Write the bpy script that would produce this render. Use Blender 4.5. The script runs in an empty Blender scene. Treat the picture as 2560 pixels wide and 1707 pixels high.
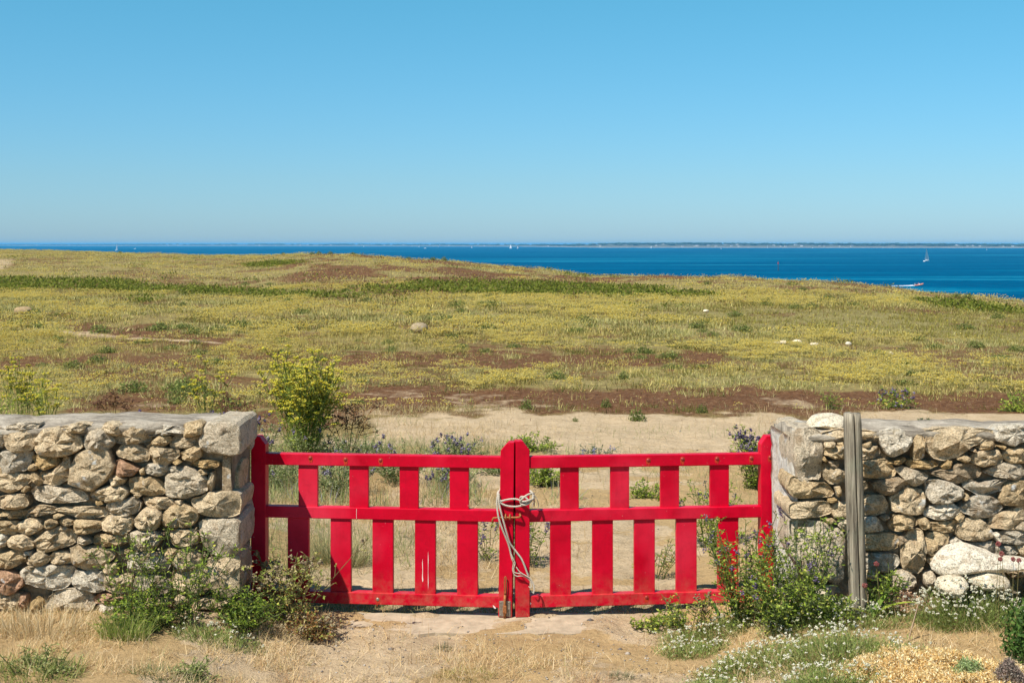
import bpy, bmesh, math, random
import numpy as np
from mathutils import Vector, Matrix, noise as mnoise

R = math.radians
SC = bpy.context.scene
COL = SC.collection
rnd = random.Random(7)
rng = np.random.default_rng(11)

# ------------------------------------------------------------------ camera, light, exposure
F = 3200.0            # focal length in pixels of the 2560 px wide photograph
YH = 610.5            # row of the horizon
H = 1.823             # eye height above the gate's threshold
cam_d = bpy.data.cameras.new('camera')
cam_d.sensor_width = 36.0
cam_d.lens = 36.0 * F / 2560.0
cam_d.shift_y = -(853.5 - YH) / 2560.0
cam_d.clip_start = 0.05
cam_d.clip_end = 90000
cam = bpy.data.objects.new('camera', cam_d)
cam.location = (0, 0, H)
cam.rotation_euler = (R(90), 0, 0)
COL.objects.link(cam)
SC.camera = cam

TO_SUN = Vector((-0.50, -0.51, 1.0)).normalized()
w = bpy.data.worlds.new('World'); SC.world = w; w.use_nodes = True
wn = w.node_tree.nodes; wl = w.node_tree.links
wn.clear()
w_out = wn.new('ShaderNodeOutputWorld'); w_bg = wn.new('ShaderNodeBackground'); w_sky = wn.new('ShaderNodeTexSky')
w_sky.sky_type = 'NISHITA'; w_sky.sun_disc = False
w_sky.sun_elevation = math.asin(TO_SUN.z)
w_sky.sun_rotation = math.atan2(TO_SUN.x, TO_SUN.y)
w_sky.altitude = 0; w_sky.air_density = 1.0; w_sky.dust_density = 0.25; w_sky.ozone_density = 4.0
w_bg.inputs['Strength'].default_value = 0.089
w_hs = wn.new('ShaderNodeHueSaturation'); w_hs.inputs['Saturation'].default_value = 1.0
wl.new(w_sky.outputs[0], w_hs.inputs['Color'])
# clear marine air: the sky is a deeper cyan-blue than the standard model, all round the horizon
w_tc = wn.new('ShaderNodeTexCoord'); w_sep = wn.new('ShaderNodeSeparateXYZ'); wl.new(w_tc.outputs['Generated'], w_sep.inputs[0])
w_rp = wn.new('ShaderNodeValToRGB'); wl.new(w_sep.outputs['Z'], w_rp.inputs[0])
SKY_TINT = [(0.0, (0.45, 0.67, 1.0)), (0.05, (0.46, 0.72, 0.92)), (0.19, (0.41, 0.93, 0.96)), (1.0, (0.48, 0.88, 1.0))]
while len(w_rp.color_ramp.elements) < len(SKY_TINT): w_rp.color_ramp.elements.new(0.5)
for e_, (p_, c_) in zip(w_rp.color_ramp.elements, SKY_TINT): e_.position = p_; e_.color = (*c_, 1)
w_mx = wn.new('ShaderNodeMix'); w_mx.data_type = 'RGBA'; w_mx.blend_type = 'MULTIPLY'; w_mx.inputs[0].default_value = 1.0
wl.new(w_hs.outputs[0], w_mx.inputs[6]); wl.new(w_rp.outputs[0], w_mx.inputs[7])
wl.new(w_mx.outputs[2], w_bg.inputs['Color']); wl.new(w_bg.outputs[0], w_out.inputs['Surface'])

sun_d = bpy.data.lights.new('sun', 'SUN'); sun_d.energy = 5.0; sun_d.angle = R(0.53); sun_d.color = (1.0, 0.955, 0.88)
sun = bpy.data.objects.new('sun', sun_d); COL.objects.link(sun)
sun.rotation_euler = (-TO_SUN).to_track_quat('-Z', 'Y').to_euler(); sun.location = (-6, -8, 18)

vs = SC.view_settings
vs.view_transform = 'Standard'; vs.look = 'None'; vs.gamma = 1.0; vs.exposure = 0.60; vs.use_curve_mapping = False
SC.cycles.max_bounces = 6; SC.cycles.transparent_max_bounces = 6
SC.cycles.volume_bounces = 0

# ------------------------------------------------------------------ helpers
def ray(px, py, Y):
    return Vector(((px - 1280) * Y / F, Y, H - (py - YH) * Y / F))

def tag(o, label=None, cat=None, group=None, kind=None):
    if label: o['label'] = label
    if cat: o['category'] = cat
    if group: o['group'] = group
    if kind: o['kind'] = kind
    return o

def thing(name, label, cat, loc=(0, 0, 0), group=None):
    o = bpy.data.objects.new(name, None); COL.objects.link(o)
    o.empty_display_size = 0.1
    o.location = loc
    return tag(o, label, cat, group)

def wloc(o):
    l = Vector(o.location)
    while o.parent:
        o = o.parent; l += Vector(o.location)
    return l

def link_mesh(name, me, mat, parent=None, origin=None, smooth=False):
    """mesh verts are in world space; origin is the world position of the object"""
    o = bpy.data.objects.new(name, me); COL.objects.link(o)
    if mat: me.materials.append(mat)
    pl = wloc(parent) if parent else Vector((0, 0, 0))
    if origin is None: origin = pl
    origin = Vector(origin)
    me.transform(Matrix.Translation(-origin))
    o.location = origin - pl
    if parent: o.parent = parent
    if smooth:
        me.polygons.foreach_set('use_smooth', [True] * len(me.polygons))
    return o

def bm_obj(name, bm, mat, parent=None, origin=None, smooth=False):
    bmesh.ops.recalc_face_normals(bm, faces=bm.faces)
    me = bpy.data.meshes.new(name); bm.to_mesh(me); bm.free()
    return link_mesh(name, me, mat, parent, origin, smooth)

def np_mesh(name, V, faces4=None, faces3=None, col=None):
    me = bpy.data.meshes.new(name)
    n4 = 0 if faces4 is None else len(faces4); n3 = 0 if faces3 is None else len(faces3)
    me.vertices.add(len(V)); me.vertices.foreach_set('co', np.asarray(V, np.float32).ravel())
    idx = []
    if n4: idx.append(np.asarray(faces4, np.int32).ravel())
    if n3: idx.append(np.asarray(faces3, np.int32).ravel())
    idx = np.concatenate(idx)
    me.loops.add(len(idx)); me.loops.foreach_set('vertex_index', idx)
    me.polygons.add(n4 + n3)
    st = np.concatenate([np.arange(n4, dtype=np.int32) * 4, n4 * 4 + np.arange(n3, dtype=np.int32) * 3])
    me.polygons.foreach_set('loop_start', st)
    if col is not None:
        ca = me.color_attributes.new('Col', 'FLOAT_COLOR', 'POINT')
        c4 = np.ones((len(V), 4), np.float32); c4[:, :3] = col
        ca.data.foreach_set('color', c4.ravel())
    me.update(calc_edges=True)
    return me

# ---- numpy value noise
def _h(ix, iy, s):
    n = (ix.astype(np.int64) * 374761393 + iy.astype(np.int64) * 668265263 + s * 974634777) & 0x7fffffff
    n = (n ^ (n >> 13)) * 1274126177 & 0x7fffffff
    n = (n ^ (n >> 16)) & 0xffff
    return n / 65535.0

def vnoise(x, y, s=0):
    x = np.asarray(x, float); y = np.asarray(y, float)
    ix = np.floor(x); iy = np.floor(y); fx = x - ix; fy = y - iy
    fx = fx * fx * (3 - 2 * fx); fy = fy * fy * (3 - 2 * fy)
    a = _h(ix, iy, s); b = _h(ix + 1, iy, s); c = _h(ix, iy + 1, s); d = _h(ix + 1, iy + 1, s)
    return (a * (1 - fx) + b * fx) * (1 - fy) + (c * (1 - fx) + d * fx) * fy

def fbm(x, y, s=0, o=4):
    v = 0; amp = 0.5; t = 0
    for i in range(o):
        v = v + amp * vnoise(x * 2 ** i, y * 2 ** i, s + i); t += amp; amp *= 0.5
    return v / t

def sstep(a, b, x):
    t = np.clip((np.asarray(x, float) - a) / (b - a), 0, 1); return t * t * (3 - 2 * t)

# ------------------------------------------------------------------ materials
def new_mat(name):
    m = bpy.data.materials.new(name); m.use_nodes = True
    n = m.node_tree.nodes; l = m.node_tree.links
    return m, n, l, n['Principled BSDF']

def noise_node(n, l, scale, detail=4, rough=0.6, vec=None, dist=0.0):
    t = n.new('ShaderNodeTexNoise'); t.inputs['Scale'].default_value = scale
    t.inputs['Detail'].default_value = detail; t.inputs['Roughness'].default_value = rough
    t.inputs['Distortion'].default_value = dist
    if vec is not None: l.new(vec, t.inputs['Vector'])
    return t

def ramp(n, l, src, stops):
    r = n.new('ShaderNodeValToRGB')
    while len(r.color_ramp.elements) < len(stops): r.color_ramp.elements.new(0.5)
    for e, (p, c) in zip(r.color_ramp.elements, stops):
        e.position = p; e.color = (c[0], c[1], c[2], 1) if len(c) == 3 else c
    l.new(src, r.inputs[0]); return r

def mixc(n, l, a, b, fac, mode='MIX'):
    m = n.new('ShaderNodeMix'); m.data_type = 'RGBA'; m.blend_type = mode
    for s, v in ((0, fac), (6, a), (7, b)):
        if isinstance(v, (int, float)): m.inputs[s].default_value = v
        elif isinstance(v, tuple): m.inputs[s].default_value = (*v, 1)
        else: l.new(v, m.inputs[s])
    return m.outputs[2]

def bump(n, l, b, h, strength=0.5, dist=0.01, normal=None):
    k = n.new('ShaderNodeBump'); k.inputs['Strength'].default_value = strength; k.inputs['Distance'].default_value = dist
    l.new(h, k.inputs['Height'])
    if normal is not None: l.new(normal, k.inputs['Normal'])
    l.new(k.outputs[0], b.inputs['Normal']); return k.outputs[0]

def geo_pos(n): return n.new('ShaderNodeNewGeometry').outputs['Position']

def simple(name, col, rough=0.6, spec=0.3, metal=0.0, var=0.12, scale=30, bstr=0.15, bdist=0.003):
    m, n, l, b = new_mat(name)
    p = geo_pos(n); t = noise_node(n, l, scale, 5, 0.65, p)
    c0 = tuple(max(0, c * (1 - var)) for c in col); c1 = tuple(min(1, c * (1 + var)) for c in col)
    r = ramp(n, l, t.outputs[0], [(0.3, c0), (0.7, c1)])
    l.new(r.outputs[0], b.inputs['Base Color'])
    b.inputs['Roughness'].default_value = rough; b.inputs['Specular IOR Level'].default_value = spec; b.inputs['Metallic'].default_value = metal
    if bstr: bump(n, l, b, t.outputs[0], bstr, bdist)
    return m

# foliage: the plant's own colour from its colour attribute, some light passing through
M_FOL, n, l, b = new_mat('foliage')
at = n.new('ShaderNodeAttribute'); at.attribute_name = 'Col'
l.new(at.outputs['Color'], b.inputs['Base Color']); b.inputs['Roughness'].default_value = 0.65; b.inputs['Specular IOR Level'].default_value = 0.15
tr = n.new('ShaderNodeBsdfTranslucent'); l.new(at.outputs['Color'], tr.inputs['Color'])
ms = n.new('ShaderNodeMixShader'); ms.inputs[0].default_value = 0.42
l.new(b.outputs[0], ms.inputs[1]); l.new(tr.outputs[0], ms.inputs[2]); l.new(ms.outputs[0], n['Material Output'].inputs['Surface'])

# stone: colour of each stone from the object, grain, lichen and stains on top
M_STONE, n, l, b = new_mat('granite_stone')
oi = n.new('ShaderNodeObjectInfo'); p = geo_pos(n)
st_n = noise_node(n, l, 22, 6, 0.7, p, 0.4); st_f = noise_node(n, l, 130, 4, 0.75, p); st_l = noise_node(n, l, 9, 5, 0.6, p, 0.3); st_b = noise_node(n, l, 14, 3, 0.5, p)
c = mixc(n, l, oi.outputs['Color'], ramp(n, l, st_n.outputs[0], [(0.3, (0.52, 0.46, 0.36)), (0.5, (1, 1, 1)), (0.7, (1.3, 1.26, 1.2))]).outputs[0], 0.9, 'MULTIPLY')
c = mixc(n, l, c, ramp(n, l, st_f.outputs[0], [(0.36, (0.42, 0.38, 0.33)), (0.5, (1, 1, 1)), (0.64, (1.35, 1.33, 1.3))]).outputs[0], 0.85, 'MULTIPLY')
c = mixc(n, l, c, (0.30, 0.16, 0.06), ramp(n, l, st_b.outputs[0], [(0.58, (0, 0, 0)), (0.75, (0.55, 0.55, 0.55))]).outputs[0])
c = mixc(n, l, c, (0.62, 0.62, 0.58), ramp(n, l, st_l.outputs[0], [(0.63, (0, 0, 0)), (0.68, (0.85, 0.85, 0.85))]).outputs[0])
l.new(c, b.inputs['Base Color']); b.inputs['Roughness'].default_value = 0.92; b.inputs['Specular IOR Level'].default_value = 0.15
hsum = n.new('ShaderNodeMath'); hsum.operation = 'MULTIPLY_ADD'; l.new(st_f.outputs[0], hsum.inputs[0]); hsum.inputs[1].default_value = 0.5; l.new(st_n.outputs[0], hsum.inputs[2])
bump(n, l, b, hsum.outputs[0], 1.0, 0.035)

M_MORTAR, n, l, b = new_mat('lime_mortar')
p = geo_pos(n); m1 = noise_node(n, l, 7, 6, 0.65, p, 0.3); m2 = noise_node(n, l, 60, 6, 0.75, p)
c = ramp(n, l, m1.outputs[0], [(0.32, (0.17, 0.13, 0.085)), (0.5, (0.30, 0.24, 0.16)), (0.72, (0.48, 0.40, 0.285))]).outputs[0]
c = mixc(n, l, c, ramp(n, l, m2.outputs[0], [(0.35, (0.55, 0.53, 0.5)), (0.55, (1, 1, 1)), (0.7, (1.2, 1.2, 1.2))]).outputs[0], 0.8, 'MULTIPLY')
l.new(c, b.inputs['Base Color']); b.inputs['Roughness'].default_value = 0.95; b.inputs['Specular IOR Level'].default_value = 0.1
bump(n, l, b, m2.outputs[0], 0.9, 0.02)

M_CAP, n, l, b = new_mat('cement_coping')
p = geo_pos(n); mp = n.new('ShaderNodeMapping'); mp.inputs['Scale'].default_value = (1.0, 4.0, 2.0); l.new(p, mp.inputs['Vector'])
m1 = noise_node(n, l, 5, 7, 0.7, mp.outputs[0], 0.6); m2 = noise_node(n, l, 90, 4, 0.7, p); m3 = noise_node(n, l, 3.1, 4, 0.6, p)
c = ramp(n, l, m1.outputs[0], [(0.34, (0.11, 0.09, 0.066)), (0.47, (0.24, 0.20, 0.15)), (0.62, (0.40, 0.345, 0.265))]).outputs[0]
c = mixc(n, l, c, (0.50, 0.43, 0.33), ramp(n, l, m3.outputs[0], [(0.52, (0, 0, 0)), (0.66, (0.8, 0.8, 0.8))]).outputs[0])
c = mixc(n, l, c, ramp(n, l, m2.outputs[0], [(0.35, (0.7, 0.7, 0.7)), (0.65, (1.15, 1.15, 1.15))]).outputs[0], 0.8, 'MULTIPLY')
l.new(c, b.inputs['Base Color']); b.inputs['Roughness'].default_value = 0.92; b.inputs['Specular IOR Level'].default_value = 0.15
bump(n, l, b, m1.outputs[0], 0.7, 0.03)

M_RENDER, n, l, b = new_mat('pale_wall_render')
p = geo_pos(n); mp = n.new('ShaderNodeMapping'); mp.inputs['Scale'].default_value = (3.0, 3.0, 1.0); l.new(p, mp.inputs['Vector'])
m1 = noise_node(n, l, 8, 6, 0.7, mp.outputs[0], 0.5); m2 = noise_node(n, l, 45, 6, 0.75, p)
c = ramp(n, l, m1.outputs[0], [(0.26, (0.55, 0.44, 0.3)), (0.38, (0.80, 0.71, 0.56)), (0.5, (0.92, 0.88, 0.78))]).outputs[0]
c = mixc(n, l, c, ramp(n, l, m2.outputs[0], [(0.34, (0.5, 0.48, 0.46)), (0.52, (1, 1, 1)), (0.7, (1.15, 1.15, 1.15))]).outputs[0], 0.8, 'MULTIPLY')
l.new(c, b.inputs['Base Color']); b.inputs['Roughness'].default_value = 0.95; b.inputs['Specular IOR Level'].default_value = 0.1
bump(n, l, b, m2.outputs[0], 0.35, 0.012)

# red gate paint
M_RED, n, l, b = new_mat('red_gloss_paint')
tc = n.new('ShaderNodeTexCoord'); mp = n.new('ShaderNodeMapping'); l.new(tc.outputs['Object'], mp.inputs['Vector'])
g1 = noise_node(n, l, 6, 4, 0.6, mp.outputs[0]); g2 = noise_node(n, l, 90, 3, 0.6, mp.outputs[0]); g3 = noise_node(n, l, 2.3, 3, 0.5, geo_pos(n))
c = ramp(n, l, g1.outputs[0], [(0.3, (0.42, 0.0002, 0.013)), (0.7, (0.54, 0.0005, 0.02))]).outputs[0]
c = mixc(n, l, c, (0.68, 0.04, 0.075), ramp(n, l, g3.outputs[0], [(0.5, (0, 0, 0)), (0.72, (0.55, 0.55, 0.55))]).outputs[0])
sz_ = n.new('ShaderNodeSeparateXYZ'); l.new(geo_pos(n), sz_.inputs[0]); mz_ = n.new('ShaderNodeMapRange'); l.new(sz_.outputs['Z'], mz_.inputs[0]); mz_.inputs[1].default_value = 0.22; mz_.inputs[2].default_value = 0.03; mz_.inputs[3].default_value = 0; mz_.inputs[4].default_value = 1
du_ = noise_node(n, l, 26, 6, 0.75, geo_pos(n)); dm_ = n.new('ShaderNodeMath'); dm_.operation = 'MULTIPLY'; l.new(mz_.outputs[0], dm_.inputs[0]); l.new(ramp(n, l, du_.outputs[0], [(0.4, (0, 0, 0)), (0.7, (0.6, 0.6, 0.6))]).outputs[0], dm_.inputs[1])
c = mixc(n, l, c, (0.34, 0.16, 0.09), dm_.outputs[0])
g4 = noise_node(n, l, 17, 6, 0.7, geo_pos(n), 0.4); g5 = noise_node(n, l, 75, 4, 0.6, geo_pos(n))
mg = n.new('ShaderNodeMapping'); mg.inputs['Scale'].default_value = (60, 60, 5); l.new(geo_pos(n), mg.inputs['Vector']); g6 = noise_node(n, l, 1.5, 5, 0.7, mg.outputs[0])
c = mixc(n, l, c, ramp(n, l, g4.outputs[0], [(0.3, (0.62, 0.62, 0.62)), (0.5, (1, 1, 1)), (0.75, (1.08, 1.08, 1.08))]).outputs[0], 0.5, 'MULTIPLY')
c = mixc(n, l, c, ramp(n, l, g6.outputs[0], [(0.3, (0.7, 0.7, 0.7)), (0.5, (1, 1, 1))]).outputs[0], 0.3, 'MULTIPLY')
c = mixc(n, l, c, (0.62, 0.3, 0.27), ramp(n, l, g5.outputs[0], [(0.725, (0, 0, 0)), (0.74, (0.9, 0.9, 0.9))]).outputs[0])
l.new(c, b.inputs['Base Color']); b.inputs['Specular IOR Level'].default_value = 0.13
rr = n.new('ShaderNodeMapRange'); l.new(g1.outputs[0], rr.inputs[0]); rr.inputs[3].default_value = 0.3; rr.inputs[4].default_value = 0.5; l.new(rr.outputs[0], b.inputs['Roughness'])
bump(n, l, b, g2.outputs[0], 0.12, 0.002)

M_BOLT = simple('painted_bolt_iron', (0.28, 0.03, 0.025), 0.45, 0.4, 0.3, 0.3, 150)
M_RUST = simple('rusty_iron', (0.30, 0.11, 0.035), 0.7, 0.3, 0.3, 0.45, 120, 0.4)
M_STEEL = simple('weathered_steel', (0.27, 0.22, 0.17), 0.5, 0.4, 0.6, 0.3, 90, 0.25)
M_ROPE = simple('old_rope', (0.43, 0.385, 0.31), 0.9, 0.1, 0, 0.25, 160, 0.4)
M_CHIP = simple('bare_primer', (0.72, 0.6, 0.55), 0.8, 0.1, 0, 0.1, 60, 0)
M_STAIN = simple('rust_bleed', (0.42, 0.035, 0.012), 0.6, 0.2, 0, 0.3, 90, 0)
M_PALE = M_STONE

M_WOOD, n, l, b = new_mat('weathered_timber')
p = geo_pos(n); mp = n.new('ShaderNodeMapping'); mp.inputs['Scale'].default_value = (26, 26, 1.3); l.new(p, mp.inputs['Vector'])
g1 = noise_node(n, l, 2.2, 7, 0.7, mp.outputs[0], 0.6); g2 = noise_node(n, l, 7, 5, 0.7, mp.outputs[0]); g3 = noise_node(n, l, 5, 3, 0.5, p)
c = ramp(n, l, g1.outputs[0], [(0.34, (0.06, 0.048, 0.034)), (0.48, (0.20, 0.168, 0.12)), (0.62, (0.37, 0.32, 0.235))]).outputs[0]
c = mixc(n, l, c, (0.22, 0.24, 0.16), ramp(n, l, g3.outputs[0], [(0.5, (0, 0, 0)), (0.7, (0.5, 0.5, 0.5))]).outputs[0])
l.new(c, b.inputs['Base Color']); b.inputs['Roughness'].default_value = 0.9; b.inputs['Specular IOR Level'].default_value = 0.15
bump(n, l, b, g2.outputs[0], 0.7, 0.006)

# ground: colour of the soil patches from the mesh, grain on top
M_GROUND, n, l, b = new_mat('coastal_soil')
at = n.new('ShaderNodeAttribute'); at.attribute_name = 'Col'
p = geo_pos(n); g1 = noise_node(n, l, 2.0, 8, 0.72, p); g2 = noise_node(n, l, 38, 6, 0.78, p); g3 = noise_node(n, l, 7.0, 6, 0.7, p)
mk_ = n.new('ShaderNodeAttribute'); mk_.attribute_name = 'Patches'; sp_ = n.new('ShaderNodeSeparateColor'); l.new(mk_.outputs['Color'], sp_.inputs[0])
e1 = noise_node(n, l, 3.5, 8, 0.75, p); e2 = noise_node(n, l, 11, 6, 0.75, p)
def edge(src, nz_, amp, lo=0.4, hi=0.6):
    a_ = n.new('ShaderNodeMath'); a_.operation = 'SUBTRACT'; l.new(nz_, a_.inputs[0]); a_.inputs[1].default_value = 0.5
    b_ = n.new('ShaderNodeMath'); b_.operation = 'MULTIPLY_ADD'; l.new(a_.outputs[0], b_.inputs[0]); b_.inputs[1].default_value = amp; l.new(src, b_.inputs[2])
    r_ = n.new('ShaderNodeMapRange'); r_.interpolation_type = 'SMOOTHSTEP'; l.new(b_.outputs[0], r_.inputs[0]); r_.inputs[1].default_value = lo; r_.inputs[2].default_value = hi
    return r_.outputs[0]
e3 = noise_node(n, l, 13, 8, 0.8, p); e4 = noise_node(n, l, 6, 8, 0.8, p)
moss_c = ramp(n, l, e3.outputs[0], [(0.3, (0.04, 0.02, 0.011)), (0.45, (0.095, 0.043, 0.02)), (0.56, (0.15, 0.072, 0.032)), (0.67, (0.33, 0.23, 0.13))]).outputs[0]
heath_c = mixc(n, l, at.outputs['Color'], ramp(n, l, e4.outputs[0], [(0.3, (0.45, 0.42, 0.38)), (0.5, (1, 1, 1)), (0.66, (1.7, 1.6, 1.5))]).outputs[0], 0.9, 'MULTIPLY')
base_ = mixc(n, l, heath_c, moss_c, edge(sp_.outputs[1], e1.outputs[0], 2.2, 0.2, 0.85))
base_ = mixc(n, l, base_, ramp(n, l, e4.outputs[0], [(0.32, (0.33, 0.235, 0.135)), (0.5, (0.43, 0.318, 0.192)), (0.68, (0.49, 0.37, 0.235))]).outputs[0], edge(sp_.outputs[0], e1.outputs[0], 2.0, 0.25, 0.8))
base_ = mixc(n, l, base_, (0.37, 0.25, 0.12), edge(sp_.outputs[2], e2.outputs[0], 1.8, 0.35, 0.7))
c = mixc(n, l, base_, ramp(n, l, g1.outputs[0], [(0.3, (0.86, 0.84, 0.8)), (0.5, (1, 1, 1)), (0.7, (1.18, 1.16, 1.12))]).outputs[0], 0.8, 'MULTIPLY')
c = mixc(n, l, c, ramp(n, l, g2.outputs[0], [(0.3, (0.66, 0.62, 0.56)), (0.47, (1, 1, 1)), (0.7, (1.25, 1.24, 1.22))]).outputs[0], 0.7, 'MULTIPLY')
l.new(c, b.inputs['Base Color']); b.inputs['Roughness'].default_value = 0.97; b.inputs['Specular IOR Level'].default_value = 0.08
hs = n.new('ShaderNodeMath'); hs.operation = 'MULTIPLY_ADD'; l.new(g2.outputs[0], hs.inputs[0]); hs.inputs[1].default_value = 0.45; l.new(g3.outputs[0], hs.inputs[2])
bump(n, l, b, hs.outputs[0], 0.8, 0.05)

# sea
M_SEA, n, l, b = new_mat('sea_water')
p = geo_pos(n)
mpA = n.new('ShaderNodeMapping'); mpA.inputs['Scale'].default_value = (1 / 700, 1 / 110, 1); mpA.inputs['Rotation'].default_value = (0, 0, R(3)); l.new(p, mpA.inputs['Vector'])
sA = noise_node(n, l, 1.0, 5, 0.55, mpA.outputs[0], 0.7)
mpB = n.new('ShaderNodeMapping'); mpB.inputs['Scale'].default_value = (1 / 9, 1 / 5, 1); l.new(p, mpB.inputs['Vector'])
sB = noise_node(n, l, 1.0, 3, 0.6, mpB.outputs[0])
mpC = n.new('ShaderNodeMapping'); mpC.inputs['Scale'].default_value = (1 / 60, 1 / 26, 1); l.new(p, mpC.inputs['Vector'])
sC = noise_node(n, l, 1.0, 3, 0.6, mpC.outputs[0])
c = ramp(n, l, sA.outputs[0], [(0.32, (0.0, 0.054, 0.122)), (0.5, (0.0, 0.066, 0.142)), (0.585, (0.0, 0.09, 0.172)), (0.64, (0.01, 0.15, 0.235))]).outputs[0]  # pale streaks: glints on the water put into the base colour, not reflected
c = mixc(n, l, c, ramp(n, l, sB.outputs[0], [(0.35, (0.6, 0.66, 0.7)), (0.65, (1.4, 1.32, 1.28))]).outputs[0], 0.6, 'MULTIPLY')
c = mixc(n, l, c, ramp(n, l, sC.outputs[0], [(0.35, (0.85, 0.9, 0.92)), (0.65, (1.12, 1.08, 1.06))]).outputs[0], 0.6, 'MULTIPLY')
l.new(c, b.inputs['Base Color']); b.inputs['Roughness'].default_value = 0.35; b.inputs['Specular IOR Level'].default_value = 0.0; b.inputs['IOR'].default_value = 1.05
bump(n, l, b, sB.outputs[0], 0.6, 1.2)

M_WHITE = simple('white_gelcoat', (0.8, 0.8, 0.78), 0.35, 0.4, 0, 0.03, 2, 0)
M_SAIL = simple('sail_cloth', (0.92, 0.9, 0.88), 0.8, 0.1, 0, 0.04, 2, 0)
M_ORANGE = simple('orange_rubber', (0.55, 0.20, 0.13), 0.6, 0.3, 0, 0.1, 3, 0)
M_DARK = simple('dark_fittings', (0.05, 0.05, 0.055), 0.5, 0.3, 0, 0.1, 3, 0)
M_BEACON_RED = simple('beacon_red', (0.35, 0.04, 0.04), 0.6, 0.3, 0, 0.1, 3, 0)
M_FOAM = simple('sea_foam', (0.8, 0.82, 0.84), 0.9, 0.1, 0, 0.05, 1, 0)
M_COAST = simple('coast_land', (0.10, 0.105, 0.075), 0.9, 0.1, 0, 0.35, 0.02, 0)
M_SHORE = simple('pale_shore', (0.26, 0.23, 0.19), 0.9, 0.1, 0, 0.3, 0.03, 0)
M_WOODS = simple('coast_trees', (0.035, 0.055, 0.03), 0.9, 0.1, 0, 0.4, 0.05, 0)
M_HWALL = simple('house_render', (0.55, 0.54, 0.5), 0.8, 0.2, 0, 0.05, 0.3, 0)
M_HROOF = simple('house_slate', (0.12, 0.12, 0.13), 0.8, 0.2, 0, 0.1, 0.3, 0)
M_SLAB = simple('threshold_concrete', (0.37, 0.29, 0.195), 0.95, 0.1, 0, 0.25, 14, 0.6, 0.01)

# ------------------------------------------------------------------ terrain
CREST = [(-900, 621, 160), (0, 621, 150), (160, 624, 145), (320, 629, 138), (480, 633.5, 128), (640, 636, 112), (720, 633, 100), (790, 631, 92), (870, 632, 88),
         (960, 638, 85), (1050, 644, 83), (1150, 650, 81), (1280, 665, 79), (1350, 669, 78), (1420, 680, 76), (1480, 685.5, 74), (1600, 688, 70), (1700, 691, 67), (1800, 693, 65),
         (1860, 692, 63), (1920, 698, 62), (2000, 701, 60), (2130, 709.7, 58), (2260, 723, 55), (2330, 732, 54), (2400, 740, 53), (2480, 748, 51.5), (2560, 761, 50), (3400, 830, 42)]
cx_ = np.array([c[0] for c in CREST], float); cy_ = np.array([c[1] for c in CREST], float); cY_ = np.array([c[2] for c in CREST], float)
SEA_Z = -18.0

def terrain_raw(x, y):
    x = np.asarray(x, float); y = np.asarray(y, float)
    px = 1280 + F * x / np.maximum(y, 4.0)
    Yc = np.interp(px, cx_, cY_); sy = np.interp(px, cx_, cy_)
    zc = H - (sy + 3.0 - YH) * Yc / F - 0.03
    s = np.clip((y - 24) / (Yc - 24), 0, 1); s = s * s * (3 - 2 * s) * 0.6 + s * 0.4
    z = zc * s
    t = np.maximum(y - Yc, 0)
    z = z - np.where(t < 15, t * t * 0.004, 0.9 + (t - 15) * 0.12)
    # banks at the foot of the two walls, worn path between them
    near = 1 - sstep(7.0, 9.5, y)
    z = z + near * (0.13 * sstep(0.8, 1.5, -x) + 0.16 * sstep(0.75, 1.4, x)) * (1 - 0.65 * sstep(6.0, 6.3, y) * (1 - sstep(1.3, 1.7, np.abs(x))))
    # small relief
    am = np.clip(0.012 + 0.004 * y, 0.015, 0.35)
    far = sstep(14, 40, y)
    z = z + (fbm(x * 2.2, y * 2.2, 3) - 0.5) * 0.035 + (fbm(x * 0.35, y * 0.35, 5) - 0.5) * 0.25 * far * (1 - 0.5 * sstep(0, 20, t))
    z = z + ((fbm(x * 7, y * 7, 8, 3) - 0.5) * 0.036 + (fbm(x * 22, y * 22, 9, 2) - 0.5) * 0.012) * (1 - sstep(9, 20, y))
    return z

def terrain(x, y):
    return terrain_raw(x, y)

def gz(x, y): return float(terrain(np.array([x]), np.array([y]))[0])

def band(px, py, pts, soft=6):
    """1 inside a band given as (x, centre y, half height) in the photograph's pixels, spread on the ground at build time"""
    xs = [p[0] for p in pts]; c = np.interp(px, xs, [p[1] for p in pts]); h = np.interp(px, xs, [p[2] for p in pts])
    return sstep(0, 1, (h - np.abs(py - c)) / soft + 0.5) * sstep(xs[0] - 30, xs[0] + 30, px) * (1 - sstep(xs[-1] - 30, xs[-1] + 30, px))

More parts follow.
